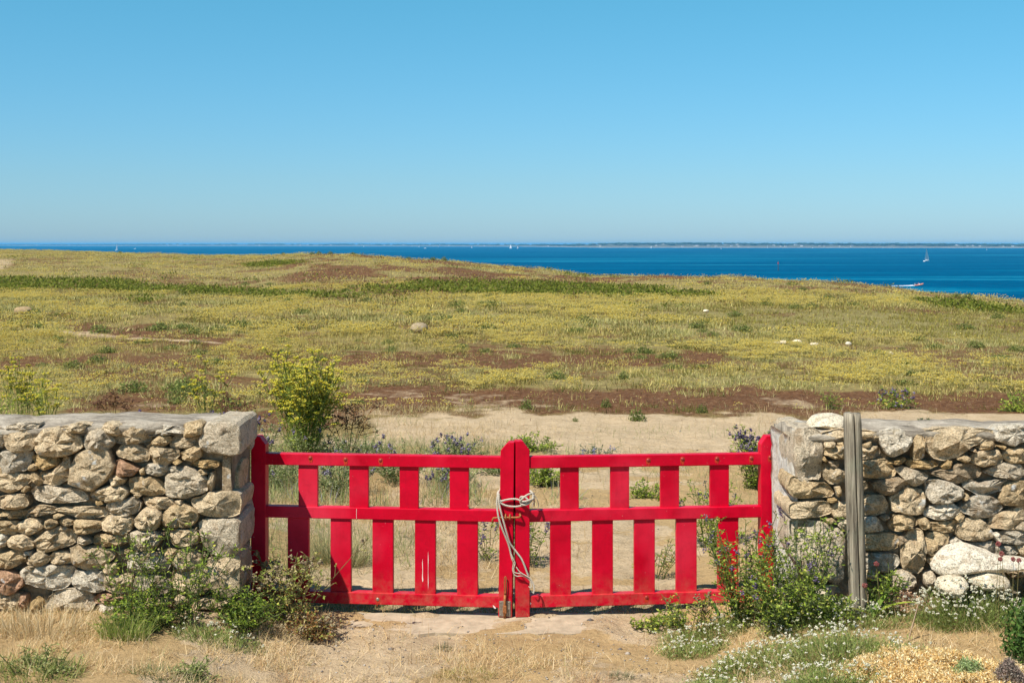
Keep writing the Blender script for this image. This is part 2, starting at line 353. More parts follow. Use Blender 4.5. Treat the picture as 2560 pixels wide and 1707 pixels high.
def zones(x, y, z):
    """ground cover: sand, moss, bracken, flowers (0..1) at ground points"""
    x = np.asarray(x, float); y = np.asarray(y, float)
    yy = np.maximum(y, 1.0)
    px = 1280 + F * x / yy; py = YH + F * (H - z) / yy
    n1 = fbm(x * 0.9, y * 0.55, 21) - 0.5; n2 = fbm(x * 0.25, y * 0.16, 31) - 0.5; n3 = fbm(x * 2.6, y * 1.8, 41) - 0.5
    pw = py + n1 * 34 + n3 * 40; pxw = px + n1 * 120
    # sand
    s = sstep(1024, 1046, pw) * sstep(880, 960, pxw)
    s = np.maximum(s, sstep(1075, 1110, pw))
    s = np.maximum(s, band(pxw, py + n3 * 10, [(40, 822, 5), (250, 838, 6), (480, 853, 3), (620, 868, 0)], 6) * (0.75 + 1.0 * n3))
    s = np.maximum(s, band(px + n3 * 12, py, [(-600, 662, 20), (10, 662, 14), (45, 652, 5)], 8) * (0.55 + 0.9 * n3))
    s = np.maximum(s, band(pxw, py + n3 * 12, [(1690, 833, 4), (1990, 850, 3)], 6) * 0.0)
    s = np.maximum(s, 0.45 * sstep(0.16, 0.27, n1 + n3 * 0.6) * sstep(940, 1000, py))
    # moss
    m = band(pxw, pw, [(830, 1000, 30), (1300, 1000, 32), (2100, 1005, 32), (2700, 1010, 28)], 44)
    m = np.maximum(m, 0.9 * band(pxw, pw, [(830, 905, 26), (1100, 897, 26), (1500, 905, 22), (1820, 890, 16)], 18))
    m = np.maximum(m, 0.85 * band(pxw, pw, [(180, 822, 16), (420, 842, 24), (640, 872, 14), (780, 880, 8)], 12))
    m = np.maximum(m, 0.75 * sstep(0.02, 0.12, n1 + 0.4 * n2) * sstep(840, 900, py) * (1 - sstep(900, 1100, px)))
    m = np.maximum(m, 0.85 * sstep(-0.12, 0.08, n2 + 0.9 * n1) * (1 - sstep(705, 730, py)) * sstep(620, 760, px) * (1 - sstep(1750, 1900, px)))
    m = np.maximum(m, 0.6 * sstep(0.0, 0.1, n1 + 0.5 * n2) * (1 - sstep(690, 720, py)))
    m = np.maximum(m, 0.6 * sstep(0.04, 0.16, n2 + 0.8 * n1 + 0.3 * n3))
    # bracken
    b = band(px, py + n1 * 14, [(-700, 712, 13), (0, 713, 13), (300, 719, 11), (560, 735, 7), (760, 744, 4), (920, 747, 1)], 5)
    b = np.maximum(b, sstep(0.35, 0.6, band(px, py + n1 * 18, [(900, 732, 4), (1020, 728, 11), (1200, 722, 17), (1400, 728, 13), (1600, 735, 8), (1780, 740, 3)], 14) + n1 * 1.4))
    b = np.maximum(b, sstep(0.4, 0.6, band(px, py + n1 * 12, [(2270, 752, 2), (2340, 760, 8), (2440, 772, 8), (2540, 784, 3), (2700, 795, 4)], 10) + n1))
    b = np.maximum(b, 0.8 * band(px, py + n1 * 10, [(600, 668, 1), (660, 664, 4), (720, 660, 3), (760, 657, 1)], 4))
    # flowers
    fl = 0.85 + 1.1 * n1 + 0.9 * n2
    olive = band(px, py + n1 * 30, [(1640, 790, 4), (1850, 790, 30), (2200, 800, 30), (2700, 830, 40)], 30)
    fl = fl * (1 - 0.92 * m) * (1 - s) * (1 - b) * (1 - 0.65 * olive)
    belt = band(pxw, pw, [(850, 935, 18), (1300, 940, 27), (1800, 955, 25), (2700, 965, 24)], 14)
    fl = np.clip(np.maximum(fl, 0.95 * belt * (1 - m)), 0, 1) * (1 - sstep(1020, 1040, py))
    return s, m, b, fl, olive, px, py

def grid_axis(parts):
    out = [parts[0][0]]
    for a, b_, d0, d1 in parts:
        v = a
        L = b_ - a
        while v < b_ - 1e-9:
            t = (v - a) / L
            v = min(b_, v + d0 * (d1 / d0) ** t); out.append(v)
    return np.array(out)

gy = grid_axis([(-40, 0, 6, 1), (0, 4.8, 0.5, 0.05), (4.8, 7.2, 0.03, 0.03), (7.2, 16, 0.035, 0.12), (16, 60, 0.12, 0.45), (60, 190, 0.45, 1.6), (190, 420, 3, 20)])
gxp = grid_axis([(0, 2.6, 0.035, 0.035), (2.6, 12, 0.05, 0.25), (12, 60, 0.3, 1.2), (60, 260, 2, 12)])
gx = np.concatenate([-gxp[:0:-1], gxp])
GX, GY = np.meshgrid(gx, gy)
GZ = terrain(GX, GY)
GZ = np.maximum(GZ, SEA_Z - 6)
s_, m_, b_, f_, o_, PX, PY = zones(GX.ravel(), GY.ravel(), GZ.ravel())
def mixv(c, col, t): return c * (1 - t[:, None]) + np.array(col)[None, :] * t[:, None]
nz = fbm(GX.ravel() * 1.7, GY.ravel() * 1.3, 51)
gc = np.tile(np.array([[0.18, 0.135, 0.05]]), (len(s_), 1))
gc = mixv(gc, (0.19, 0.165, 0.06), o_ * 0.8)
gc = mixv(gc, (0.24, 0.20, 0.08), f_ * 0.6)
gc = mixv(gc, (0.10, 0.10, 0.025), b_)
# straw litter on the banks and behind the gate
strw = sstep(0.5, 0.62, fbm(GX.ravel() * 1.6, GY.ravel() * 1.6, 61) + 0.12 * sstep(0.6, 1.3, np.abs(GX.ravel())) ) * sstep(1090, 1130, PY)
gc = gc * (0.9 + 0.2 * nz[:, None])
NY, NX = GX.shape
ii = np.arange(NY * NX).reshape(NY, NX)
q = np.stack([ii[:-1, :-1], ii[:-1, 1:], ii[1:, 1:], ii[1:, :-1]], -1).reshape(-1, 4)
me = np_mesh('ground', np.stack([GX.ravel(), GY.ravel(), GZ.ravel()], 1), q, None, gc)
ca_ = me.color_attributes.new('Patches', 'FLOAT_COLOR', 'POINT')
ca_.data.foreach_set('color', np.stack([np.clip(s_, 0, 1), np.clip(m_, 0, 1), np.clip(strw * 0.8, 0, 1), np.ones_like(s_)], 1).astype(np.float32).ravel())
o = link_mesh('ground', me, M_GROUND, smooth=True); tag(o, kind='structure')

# sea
bm = bmesh.new()
vv = [bm.verts.new(p) for p in ((-40000, -300, SEA_Z), (40000, -300, SEA_Z), (40000, 40000, SEA_Z), (-40000, 40000, SEA_Z))]
bm.faces.new(vv); tag(bm_obj('sea', bm, M_SEA), kind='structure')

# far coast
def coast_dist(px): return float(np.interp(px, [-2000, 0, 640, 1280, 1430, 1500, 2560, 4500], [16500, 15800, 13500, 10800, 8200, 7400, 6900, 6500]))
def coast_h(px):
    base = float(np.interp(px, [-2000, 0, 200, 640, 900, 1300, 1430, 1470, 1520, 1700, 2000, 2300, 2560, 4500], [10, 12, 13, 16, 15, 13, 13, 16, 21, 22, 19, 17, 14, 12]))
    return base + 3 * (mnoise.noise((px / 90.0, 3.1, 0)) + 0.5 * mnoise.noise((px / 30.0, 7.7, 0)))
bm = bmesh.new(); bs = bmesh.new(); prev = None; prevs = None
for i in range(-130, 421):
    px = i * 9.0
    D = coast_dist(px); a = (px - 1280) / F; hh = coast_h(px)
    prof = [(0, -2), (12, 4.0 if px > 1440 else 1.5), (120, 6.5 if px > 1440 else 4), (320, hh * 0.75), (700, hh), (1500, hh * 0.9), (1800, -3)]
    cur = [bm.verts.new((a * (D + d), D + d, SEA_Z + z)) for d, z in prof]
    curs = [bs.verts.new((a * (D - 6 + d), D - 6 + d, SEA_Z + z)) for d, z in ((0, -1), (4, 2.2), (14, 3.0 + 1.5 * mnoise.noise((px / 40.0, 0, 9))), (20, 1.0))]
    if prev:
        for k in range(len(prof) - 1): bm.faces.new((prev[k], cur[k], cur[k + 1], prev[k + 1]))
        for k in range(3): bs.faces.new((prevs[k], curs[k], curs[k + 1], prevs[k + 1]))
    prev = cur; prevs = curs
tag(bm_obj('coast', bm, M_COAST, smooth=True), kind='structure')
tag(bm_obj('shore', bs, M_SHORE, smooth=True), kind='structure')
# woods of the far coast: one mass of crowns
bm = bmesh.new()
for k in range(2600):
    px = rnd.uniform(-700, 3300)
    dens = 0.5 + 0.9 * mnoise.noise((px / 60.0, 1.5, 4)) + (0.25 if px > 1480 else 0.0)
    if rnd.random() > dens: continue
    D = coast_dist(px); d = rnd.uniform(220, 900); a = (px - 1280) / F
    zb = SEA_Z + coast_h(px) * min(1, 0.5 + d / 900)
    r = rnd.uniform(8, 22); hgt = rnd.uniform(5, 10)
    m4 = Matrix.Translation((a * (D + d), D + d, zb + hgt * 0.35)) @ Matrix.Diagonal((r * 1.6, r, hgt * 0.6, 1))
    res = bmesh.ops.create_icosphere(bm, subdivisions=1, radius=1, matrix=m4)
    for v in res['verts']: v.co += Vector((rnd.uniform(-3, 3), rnd.uniform(-2, 2), rnd.uniform(-1, 1)))
o = bm_obj('coast_woods', bm, M_WOODS); tag(o, 'blue-green belt of trees along the far shore', None, None, 'stuff')

def house_mesh():
    bm = bmesh.new()
    pts = [(-6, 0), (6, 0), (6, 5), (0, 9), (-6, 5)]
    return pts
hm = bpy.data.meshes.new('wall')
bm = bmesh.new()
a0 = [bm.verts.new((x, -4, z)) for x, z in ((-7, -3), (7, -3), (7, 5), (-7, 5))]; a1 = [bm.verts.new((x, 4, z)) for x, z in ((-7, -3), (7, -3), (7, 5), (-7, 5))]
bm.faces.new(a0); bm.faces.new(a1[::-1])
for i in range(4): bm.faces.new((a0[i], a1[i], a1[(i + 1) % 4], a0[(i + 1) % 4]))
bmesh.ops.recalc_face_normals(bm, faces=bm.faces); bm.to_mesh(hm); bm.free(); hm.materials.append(M_HWALL)
rm = bpy.data.meshes.new('roof'); bm = bmesh.new()
e = [bm.verts.new(p) for p in ((-7.4, -4.5, 5.01), (7.4, -4.5, 5.01), (7.4, 4.5, 5.01), (-7.4, 4.5, 5.01), (-7.4, 0, 8.6), (7.4, 0, 8.6))]
for f in ((0, 1, 5, 4), (2, 3, 4, 5), (0, 4, 3), (1, 2, 5), (0, 3, 2, 1)): bm.faces.new([e[i] for i in f])
bmesh.ops.recalc_face_normals(bm, faces=bm.faces); bm.to_mesh(rm); bm.free(); rm.materials.append(M_HROOF)
hp = [40, 66, 90, 106, 140, 152, 420, 446, 470, 520, 560, 580, 610, 650, 690, 750, 770, 805, 828, 866, 905, 960, 1010, 1120, 1210, 1370, 1378,
      1500, 1512, 1580, 1640, 1658, 1690, 1705, 1738, 1742, 1760, 1772, 1790, 1815, 1830, 1842, 1848, 1936, 1941, 1950, 1963, 1990, 2004, 2044, 2050, 2062, 2098, 2130, 2390, 2396, 2420, 2432, 2440, 2448, 2490, 2510, 2530]
for px in hp:
    D = coast_dist(px) + rnd.uniform(60, 420); a = (px + rnd.uniform(-2, 2) - 1280) / F
    d = D - coast_dist(px)
    z = SEA_Z + (4 + (coast_h(px) * 0.75 - 4) * max(0, (d - 60)) / 320)
    t = thing('house', 'tiny white house among trees on the far shore', 'house', (a * D, D, z), 'white houses scattered on the far shore')
    t.scale = (rnd.uniform(0.6, 1.2),) * 3; t.rotation_euler.z = rnd.uniform(-0.6, 0.6)
    for nm, mm in (('wall', hm), ('roof', rm)):
        c_ = bpy.data.objects.new(nm, mm); COL.objects.link(c_); c_.parent = t

# ------------------------------------------------------------------ stone walls
YF = 5.88; YB = 6.36
XL = -1.277; XR = 1.321
TOP_L = 0.985; TOP_R = 0.962
TONES = {'n': (0.70, 0.545, 0.345), 'g': (0.66, 0.55, 0.395), 'k': (0.60, 0.52, 0.395), 'w': (0.80, 0.70, 0.54), 'o': (0.58, 0.40, 0.19),
         'b': (0.63, 0.47, 0.27), 'r': (0.56, 0.34, 0.21), 'd': (0.46, 0.35, 0.225), 'p': (0.95, 0.82, 0.60)}

def chaikin(P, r=0.22):
    out = []
    for i in range(len(P)):
        a = P[i]; b = P[(i + 1) % len(P)]
        out.append(a + (b - a) * r); out.append(b + (a - b) * r)
    return out

def resample(P, n):
    L = [(P[(i + 1) % len(P)] - P[i]).length for i in range(len(P))]; T = sum(L); out = []
    for k in range(n):
        t = T * k / n; i = 0
        while t > L[i] and i < len(L) - 1: t -= L[i]; i += 1
        out.append(P[i] + (P[(i + 1) % len(P)] - P[i]) * (t / max(L[i], 1e-9)))
    return out

def stone_bm(P2, to3, prot, back, seed, n=28, rough=1.0, sharp=0.2):
    """P2 outline in the wall's plane (metres), to3(u, v, d): d metres out of the wall"""
    P = [Vector(p) for p in P2]
    P = resample(chaikin(P, sharp), n)
    c = sum(P, Vector((0, 0))) / n
    P = [c + (p - c) * (1 + min(0.2, 0.0095 / max(0.01, (p - c).length))) for p in P]
    rmin = min((p - c).length for p in P)
    so = Vector((seed * 3.17, seed * 1.31, seed * 0.77))
    P = [c + (p - c) * (1 + 0.07 * mnoise.noise(Vector((p.x * 38, p.y * 38, 0)) + so)) for p in P]
    r2 = random.Random(seed)
    tu = r2.uniform(-0.2, 0.2); tv = r2.uniform(-0.28, 0.12)
    # broken faces: the stone's front is the lowest of a few tilted planes
    cuts = []
    for q_ in range(6):
        a_ = q_ * 1.047 + r2.uniform(-0.5, 0.5); cuts.append((math.cos(a_), math.sin(a_), r2.uniform(0.35, 1.0), r2.uniform(0.3, 0.85)))
    bm = bmesh.new()
    def inset(d):
        return [p + (c - p) * min(0.85, d / max((p - c).length, 1e-6)) for p in P]
    def dep(p, base, k):
        rel = (p - c) / max(rmin, 0.02); cut = 0.0
        for ca_, sa_, sl_, of_ in cuts:
            cut = max(cut, (rel.x * ca_ + rel.y * sa_ - of_) * sl_)
        base = base - k * prot * min(0.75, cut * 0.8)
        q = Vector((p.x * 16, p.y * 16, 1.0)) + so; q2 = Vector((p.x * 42, p.y * 42, 2.0)) + so
        return base + k * (prot * (0.24 * mnoise.noise(q) + 0.30 * mnoise.noise(q2) + 0.14 * mnoise.noise(q2 * 2.3)) * rough + tu * (p.x - c.x) * 0.6 + tv * (p.y - c.y) * 0.6)
    rings = []
    for ins, base, k in ((0.12, -back, 0), (0.0, -0.012, 0.0), (0.0, 0.42 * prot, 0.3), (0.03, 0.8 * prot, 0.6), (0.13, 0.98 * prot, 1.0), (0.36, 1.02 * prot, 1.1), (0.6, 1.04 * prot, 1.1), (0.82, 1.04 * prot, 1.1)):
        rings.append([bm.verts.new(to3(p.x, p.y, dep(p, base, k))) for p in inset(ins * rmin)])
    for a, b_ in zip(rings, rings[1:]):
        for i in range(n):
            bm.faces.new((a[i], a[(i + 1) % n], b_[(i + 1) % n], b_[i]))
    ctr = bm.verts.new(to3(c.x, c.y, dep(c, 1.08 * prot, 1.0)))
    for i in range(n): bm.faces.new((rings[-1][i], rings[-1][(i + 1) % n], ctr))
    bm.faces.new(rings[0][::-1])
    return bm, c

CROPS = {'A': (0, 1030, 6.273), 'B': (320, 1030, 6.273), 'C': (0, 1270, 6.273), 'D': (320, 1270, 6.273),
         'E': (1930, 1020, 6.272), 'F': (2240, 1020, 6.272), 'G': (1930, 1260, 6.272), 'H': (2240, 1260, 6.272)}

def crop2px(cr, pts):
    ox, oy, s = CROPS[cr]
    return [(ox + pts[i] / s, oy + pts[i + 1] / s) for i in range(0, len(pts), 2)]

def front3(u, v, d): return Vector((u, YF + 0.03 - d, v))

def px2wall(px, py):
    return ((px - 1280) * YF / F, H - (py - YH) * YF / F)

LEFT = [
 ('A','n',(60,330,200,330,520,300,560,400,480,590,200,610,100,560)), ('A','g',(100,230,300,180,590,190,530,270,260,310,110,300)),
 ('A','n',(550,470,700,270,900,270,1130,330,1290,470,1290,540,1080,660,780,675,590,650)), ('A','n',(930,250,1200,175,1400,215,1290,320,1090,320)),
 ('A','g',(1320,440,1400,300,1560,270,1800,450,1700,560,1380,580)), ('A','n',(1600,250,1660,175,1890,190,1880,330,1800,370,1690,320)),
 ('A','k',(-60,700,60,640,470,640,480,700,370,910,30,950,-60,940)), ('A','o',(490,690,830,710,920,800,700,900,600,870)),
 ('A','b',(440,860,500,820,580,850,530,920,470,910)), ('A','n',(620,1050,640,950,840,940,990,720,1060,740,1090,1000,900,1130,700,1110)),
 ('A','n',(1090,1050,1120,850,1200,690,1380,600,1660,600,1720,700,1790,850,1680,1050,1440,1230,1100,1110)), ('A','b',(490,950,560,970,660,1110,580,1150,500,1060)),
 ('A','n',(-60,1010,150,970,400,1000,470,1070,300,1200,150,1260,-40,1200)), ('A','g',(505,1250,560,1180,800,1180,960,1210,1200,1220,1350,1330,1340,1400,700,1415,530,1350)),
 ('A','n',(1710,1040,1820,990,1960,1060,1900,1140,1780,1140)), ('A','n',(1430,1270,1700,1170,1900,1180,1990,1260,1900,1370,1700,1400,1440,1330)),
 ('B','n',(-190,640,-90,530,100,510,300,640,290,760,140,770,-150,690)), ('B','r',(-215,930,-190,790,-110,770,0,820,150,890,60,980,-130,1000)),
 ('A','n',(-80,1370,200,1300,390,1320,430,1430,380,1500,100,1500,-80,1480)), ('A','b',(350,1230,400,1160,440,1190,400,1260)),
 ('A','g',(-180,250,30,280,45,400,10,540,-180,540)), ('B','n',(-200,430,-120,310,30,250,240,260,330,400,290,460,0,490,-180,480)),
 ('A','o',(1490,1400,1580,1400,1600,1450,1520,1460)),
 ('B','w',(300,270,560,220,840,240,860,330,560,350,320,380)), ('B','b',(890,200,1080,150,1160,200,1150,330,1000,380,890,370)),
 ('B','b',(370,480,470,390,640,390,660,460,540,540,400,500)), ('B','n',(670,510,720,390,1110,400,1120,470,920,560,680,550)),
 ('B','n',(300,560,400,510,560,580,760,600,790,680,600,810,420,790,370,680)), ('B','b',(830,640,1070,530,1110,560,1120,700,1000,770,860,720)),
 ('B','o',(720,780,770,740,830,790,770,820)), ('B','k',(280,870,330,830,590,830,610,950,460,1000,290,950)),
 ('B','k',(630,870,700,850,890,870,830,920,660,930)), ('B','g',(600,1100,610,1000,930,870,1240,1060,1230,1230,880,1340,610,1310)),
 ('B','o',(980,840,1100,760,1390,790,1380,850,1280,880)), ('B','b',(1110,920,1150,890,1250,960,1180,980)),
 ('B','n',(1260,990,1330,960,1340,1080,1300,1240,1250,1180)), ('B','b',(10,1060,150,1040,440,1060,570,1180,520,1290,350,1300,40,1260)),
 ('B','b',(180,910,240,880,250,990,200,980)), ('B','n',(80,1310,120,1290,200,1310,150,1350)),
 ('B','n',(230,1360,340,1340,690,1370,700,1480,560,1510,320,1480)), ('B','n',(740,1390,830,1380,850,1430,760,1430)),
 ('B','g',(-340,1510,-280,1420,60,1360,180,1430,100,1580,-120,1620,-320,1580)), ('D','b',(540,150,600,50,740,-40,880,-40,1070,60,1070,180,960,270,600,280)),
 ('C','b',(-60,80,100,60,200,35,400,50,380,160,120,160,-60,150)), ('C','n',(410,90,480,10,640,-40,870,10,820,70,560,115,430,110)),
 ('C','n',(870,30,1000,-10,1400,0,1590,0,1640,120,1400,165,1200,130,950,60)), ('C','b',(830,120,900,90,1000,115,920,150)),
 ('C','b',(-80,230,270,215,250,350,200,410,80,400,-80,340)), ('C','n',(300,240,460,175,610,220,650,310,460,410,290,370)),
 ('C','b',(650,230,780,180,890,250,820,310,700,300)), ('C','b',(910,220,1010,170,1160,220,1080,270,960,270)),
 ('C','b',(1160,260,1220,185,1550,240,1550,350,1290,395,1170,370)), ('C','n',(1590,230,1700,140,1960,130,2060,170,2040,330,1900,400,1640,330)),
 ('C','w',(-120,440,60,430,130,490,100,570,-120,660)), ('C','n',(140,520,200,450,350,430,500,530,480,630,330,650,140,600)),
 ('C','n',(520,540,720,390,920,310,1080,350,1180,450,1120,560,700,680,560,660)), ('C','g',(1200,500,1250,450,1380,480,1430,540,1300,580,1200,540)),
 ('C','b',(1480,510,1500,430,1800,425,2000,440,1990,540,1800,590,1500,580)), ('C','b',(-60,760,250,670,370,720,370,830,170,930,-60,930)),
 ('C','k',(370,690,480,680,480,730,400,740)), ('C','n',(410,830,480,750,620,700,750,780,700,870,600,900,440,870)),
 ('C','n',(770,780,850,700,1030,690,1110,780,1100,860,820,870)), ('C','n',(1110,650,1260,590,1330,640,1540,610,1560,640,1780,690,1750,800,1480,970,1180,920,1140,800)),
 ('C','b',(1830,680,2030,640,1980,710,1860,715)), ('C','w',(340,970,700,930,1140,930,1120,1140,950,1270,800,1270,340,1170,310,1110)),
 ('C','n',(390,940,450,905,560,920,500,960)), ('C','w',(1140,1100,1190,1010,1300,1010,1590,1010,1640,1160,1590,1290,1420,1300,1160,1220)),
 ('C','r',(-60,1000,180,1020,320,1110,330,1220,150,1330,-60,1280)), ('C','n',(-60,1390,100,1360,300,1360,310,1570,-60,1570)), ('C','r',(315,1370,390,1370,420,1480,390,1570,320,1570)),
 ('C','o',(490,1480,560,1420,640,1480,640,1568,490,1568)), ('C','g',(700,1540,760,1420,930,1300,1150,1290,1400,1370,1450,1440,1430,1600,700,1600)),
 ('C','r',(1480,1420,1560,1360,1830,1370,1880,1420,1800,1500,1500,1490)), ('C','w',(1520,1540,1720,1520,1850,1560,1760,1640,1530,1620)),
 ('C','n',(1620,990,1640,880,1800,880,1810,1000,1740,1060)), ('C','n',(1650,1180,1680,1070,1900,1080,2040,1100,2040,1290,1860,1340,1660,1280)),
 ('D','n',(90,210,220,60,290,20,510,50,500,170,420,320,190,310)), ('D','g',(20,420,80,380,400,370,520,450,430,600,160,660,30,600)),
 ('D','n',(610,350,880,340,1060,360,1080,540,900,570,700,560,680,460)), ('D','w',(0,780,120,735,400,730,560,780,640,880,560,990,200,1010,0,970)),
 ('D','n',(700,840,840,640,930,620,1120,740,1110,880,900,960,740,900)), ('D','n',(700,1000,930,970,1240,920,1280,1100,1290,1240,1100,1350,700,1240)),
 ('D','g',(100,1130,200,1070,400,1080,620,1150,640,1300,420,1370,110,1300)), ('D','n',(740,1430,800,1370,900,1400,960,1490,760,1520)),
 ('D','n',(90,1430,600,1420,640,1530,300,1600,90,1560)), ('D','n',(1000,1420,1340,1410,1370,1560,1020,1580)), ('D','n',(1400,1470,1660,1420,1650,1560,1420,1570)),
 ('D','b',(530,700,620,640,780,680,800,760,640,830)),
]
# quoins of the left wall: outline, tone, how far their side runs back along the end face
LEFT_Q = [('B','g',(1150,440,1190,220,1260,185,1700,175,1700,560,1690,650,1240,640,1150,560),0.40), ('D','n',(980,-115,1290,-235,1640,-215,1700,-150,1660,80,1560,120,1160,100,1040,-30),0.30),
          ('D','g',(1110,260,1190,190,1690,185,1690,720,1310,720,1180,560),0.34), ('D','n',(1250,840,1300,790,1690,790,1695,1000,1680,1340,1560,1370,1400,1340,1310,1250),0.26)]
RIGHT = [
 ('E','n',(800,400,1100,340,1390,350,1660,380,1660,450,1560,510,1100,480,830,500)), ('E','n',(820,540,960,530,970,600,840,610)), ('E','b',(1030,550,1120,530,1120,590,1050,590)),
 ('E','b',(800,660,980,610,1110,600,1130,780,960,780,800,700)), ('E','b',(1390,580,1540,530,1560,580,1480,610)), ('E','n',(1300,660,1400,620,1660,620,1690,690,1620,770,1400,790,1300,760)),
 ('E','o',(780,800,820,760,880,830,840,850)), ('E','d',(900,850,1050,820,1050,920,960,930)), ('E','n',(780,920,850,890,1120,1000,1240,1060,1200,1140,930,1180,860,1110)),
 ('E','b',(1250,860,1400,830,1800,820,1930,980,1900,1060,1760,1100,1400,1050,1250,1000)), ('E','b',(990,1250,1060,1230,1090,1350,1040,1390)), ('E','o',(900,1430,1000,1420,1040,1460,900,1480)),
 ('E','n',(1280,1190,1380,1160,1480,1170,1500,1250,1400,1290,1290,1280)), ('E','d',(1590,1190,1700,1150,1960,1110,2150,1190,2160,1250,2050,1290,1800,1350,1690,1320)),
 ('E','w',(1700,380,2000,350,2170,450,2190,520,2110,640,1900,760,1790,690,1710,520)), ('G','n',(1300,-30,1400,-85,1560,-115,1740,-115,1820,20,1780,140,1640,160,1400,150,1310,120)),
 ('G','n',(960,100,1010,0,1150,-20,1250,60,1200,190,1000,210)), ('G','b',(860,250,960,240,1010,280,940,310,890,310)), ('G','g',(1030,280,1130,240,1270,300,1260,400,1130,400,1040,330)),
 ('G','w',(1300,230,1430,220,1640,220,1740,400,1700,420,1420,420,1300,400)), ('G','b',(1350,510,1450,480,1920,480,1990,560,1980,690,1680,720,1430,720,1350,680)),
 ('G','k',(1350,800,1480,780,1740,790,1900,800,1990,830,1990,930,1900,1020,1750,1050,1480,990,1350,960)), ('G','n',(1400,1040,1560,1030,1690,1130,1650,1190,1480,1160)),
 ('G','g',(1900,1090,2000,1060,2100,1070,2230,1150,2240,1270,2080,1340,1900,1320)), ('G','w',(680,1330,860,1290,1060,1280,1060,1400,860,1450,700,1440)), ('G','d',(1700,210,1790,170,1840,200,1760,260)),
 ('H','b',(-70,330,-20,220,0,190,200,180,320,260,320,330,40,420,-60,380)),
 ('F','b',(280,460,330,430,420,460,450,560,430,770,290,790)), ('F','n',(480,360,700,330,1100,330,1500,340,1550,400,1400,520,1100,620,960,760,780,810,620,790,490,640,500,520)),
 ('F','w',(1560,380,1640,290,2007,280,2100,350,2100,500,1940,520,1860,580,1600,500)), ('F','b',(1280,620,1400,540,1520,530,1570,600,1420,670)), ('F','n',(1150,660,1240,640,1250,690)),
 ('F','n',(1190,800,1280,700,1600,670,1670,800,1600,870,1380,910,1200,840)), ('F','b',(970,800,1090,730,1170,790,1080,850)), ('F','o',(740,920,830,820,890,850,850,940,760,950)),
 ('F','o',(180,870,280,820,620,850,660,910,480,950,260,930)), ('F','o',(0,830,150,790,170,830,60,890,-100,880,-90,850)), ('F','o',(1590,590,1700,590,1660,640)),
 ('F','b',(1690,740,1800,650,2100,650,2100,850,1800,850)), ('F','g',(10,960,140,930,520,1060,400,1170,290,1210,220,1180)), ('F','d',(530,1020,870,970,1000,890,1200,890,1350,980,1310,1070,1180,1130,960,1170,760,1090)),
 ('F','g',(1390,1010,1700,880,1920,890,2000,950,2000,1050,1880,1120,1600,1070)), ('F','k',(490,1190,560,1150,850,1180,1050,1280,1030,1390,820,1460,600,1480,520,1400)),
 ('F','k',(1090,1190,1180,1140,1260,1150,1330,1200,1700,1110,1790,1120,1700,1270,1380,1370,1220,1310,1100,1250)), ('F','b',(1760,1200,1900,1160,2100,1170,2100,1520,1700,1510,1660,1400)),
 ('F','b',(1040,1410,1120,1350,1140,1400,1080,1450)), ('H','n',(-60,-100,180,-215,400,-210,450,-80,420,100,330,160,200,140,-30,100)),
 ('H','k',(1000,70,1170,-40,1280,-100,1480,-105,1620,-20,1700,90,1460,195,1240,190,1080,140)), ('H','w',(450,120,700,20,880,0,1000,100,900,210,680,240,500,180)), ('H','b',(930,210,1020,140,1080,190,1060,250,980,280)),
 ('H','b',(340,260,460,220,520,280,500,360,420,390)), ('H','b',(530,310,700,290,940,260,960,320,870,430,700,430,530,390)), ('H','n',(970,400,1080,250,1220,225,1370,280,1480,400,1520,510,1420,550,1100,550,990,510)),
 ('H','n',(1470,330,1540,210,1800,130,1950,60,2100,60,2100,250,1980,330,1880,390,1560,370)), ('H','n',(130,700,190,480,340,390,420,440,440,640,440,950,360,1060,220,1060,130,980)),
 ('H','b',(480,620,530,480,600,460,830,490,800,620,680,740,560,800,500,740)), ('H','k',(1630,450,2100,430,2100,620,1650,610)), ('H','k',(1150,630,1540,590,1590,780,1400,780)),
 ('H','k',(1600,690,1900,670,1950,740,1880,790,1640,800)), ('H','w',(850,600,960,540,1040,590,960,640)), ('H','d',(60,530,160,500,180,600,90,680)), ('H','g',(440,1100,560,1060,640,1180,600,1290,480,1280)),
 ('H','w',(1530,480,1600,450,1630,540,1580,580)), ('H','g',(1900,380,2000,300,2100,300,2100,410,1960,420)), ('H','n',(500,860,620,800,700,760,640,900,540,930)),
 ('H','n',(1900,640,2100,650,2100,800,1980,800)), ('H','d',(1750,1060,2100,1010,2100,1130,1850,1140)),
]
RIGHT_Q = [('E','g',(420,520,440,370,560,325,770,380,770,1040,740,1090,500,1130,440,1080,410,800),0.42), ('E','b',(300,1110,350,1070,560,1180,850,1200,960,1340,900,1400,420,1400,330,1300),0.22),
           ('G','n',(330,30,400,-10,600,-20,870,-20,940,90,910,150,650,190,370,220,330,150),0.30), ('G','g',(310,300,400,260,700,270,920,370,1110,440,1130,600,1110,1100,1000,1250,800,1160,640,1150,400,900,310,600),0.36)]

def stone_part(parent, poly, to3, prot, back, seed, tone, **kw):
    bm, c = stone_bm(poly, to3, prot, back, seed, **kw)
    o = bm_obj('stone', bm, M_STONE, parent, to3(c.x, c.y, 0), smooth=True); o.data.set_sharp_from_angle(angle=R(26))
    k = 0.86 + 0.26 * random.Random(seed * 7 + 1).random()
    t = TONES[tone]; o.color = (t[0] * k, t[1] * k, t[2] * k, 1)
    return o

def in_any(u, v, polys):
    for P in polys:
        ins = False; j = len(P) - 1
        for i in range(len(P)):
            if (P[i][1] > v) != (P[j][1] > v) and u < (P[j][0] - P[i][0]) * (v - P[i][1]) / (P[j][1] - P[i][1]) + P[i][0]: ins = not ins
            j = i
        if ins: return True
    return False

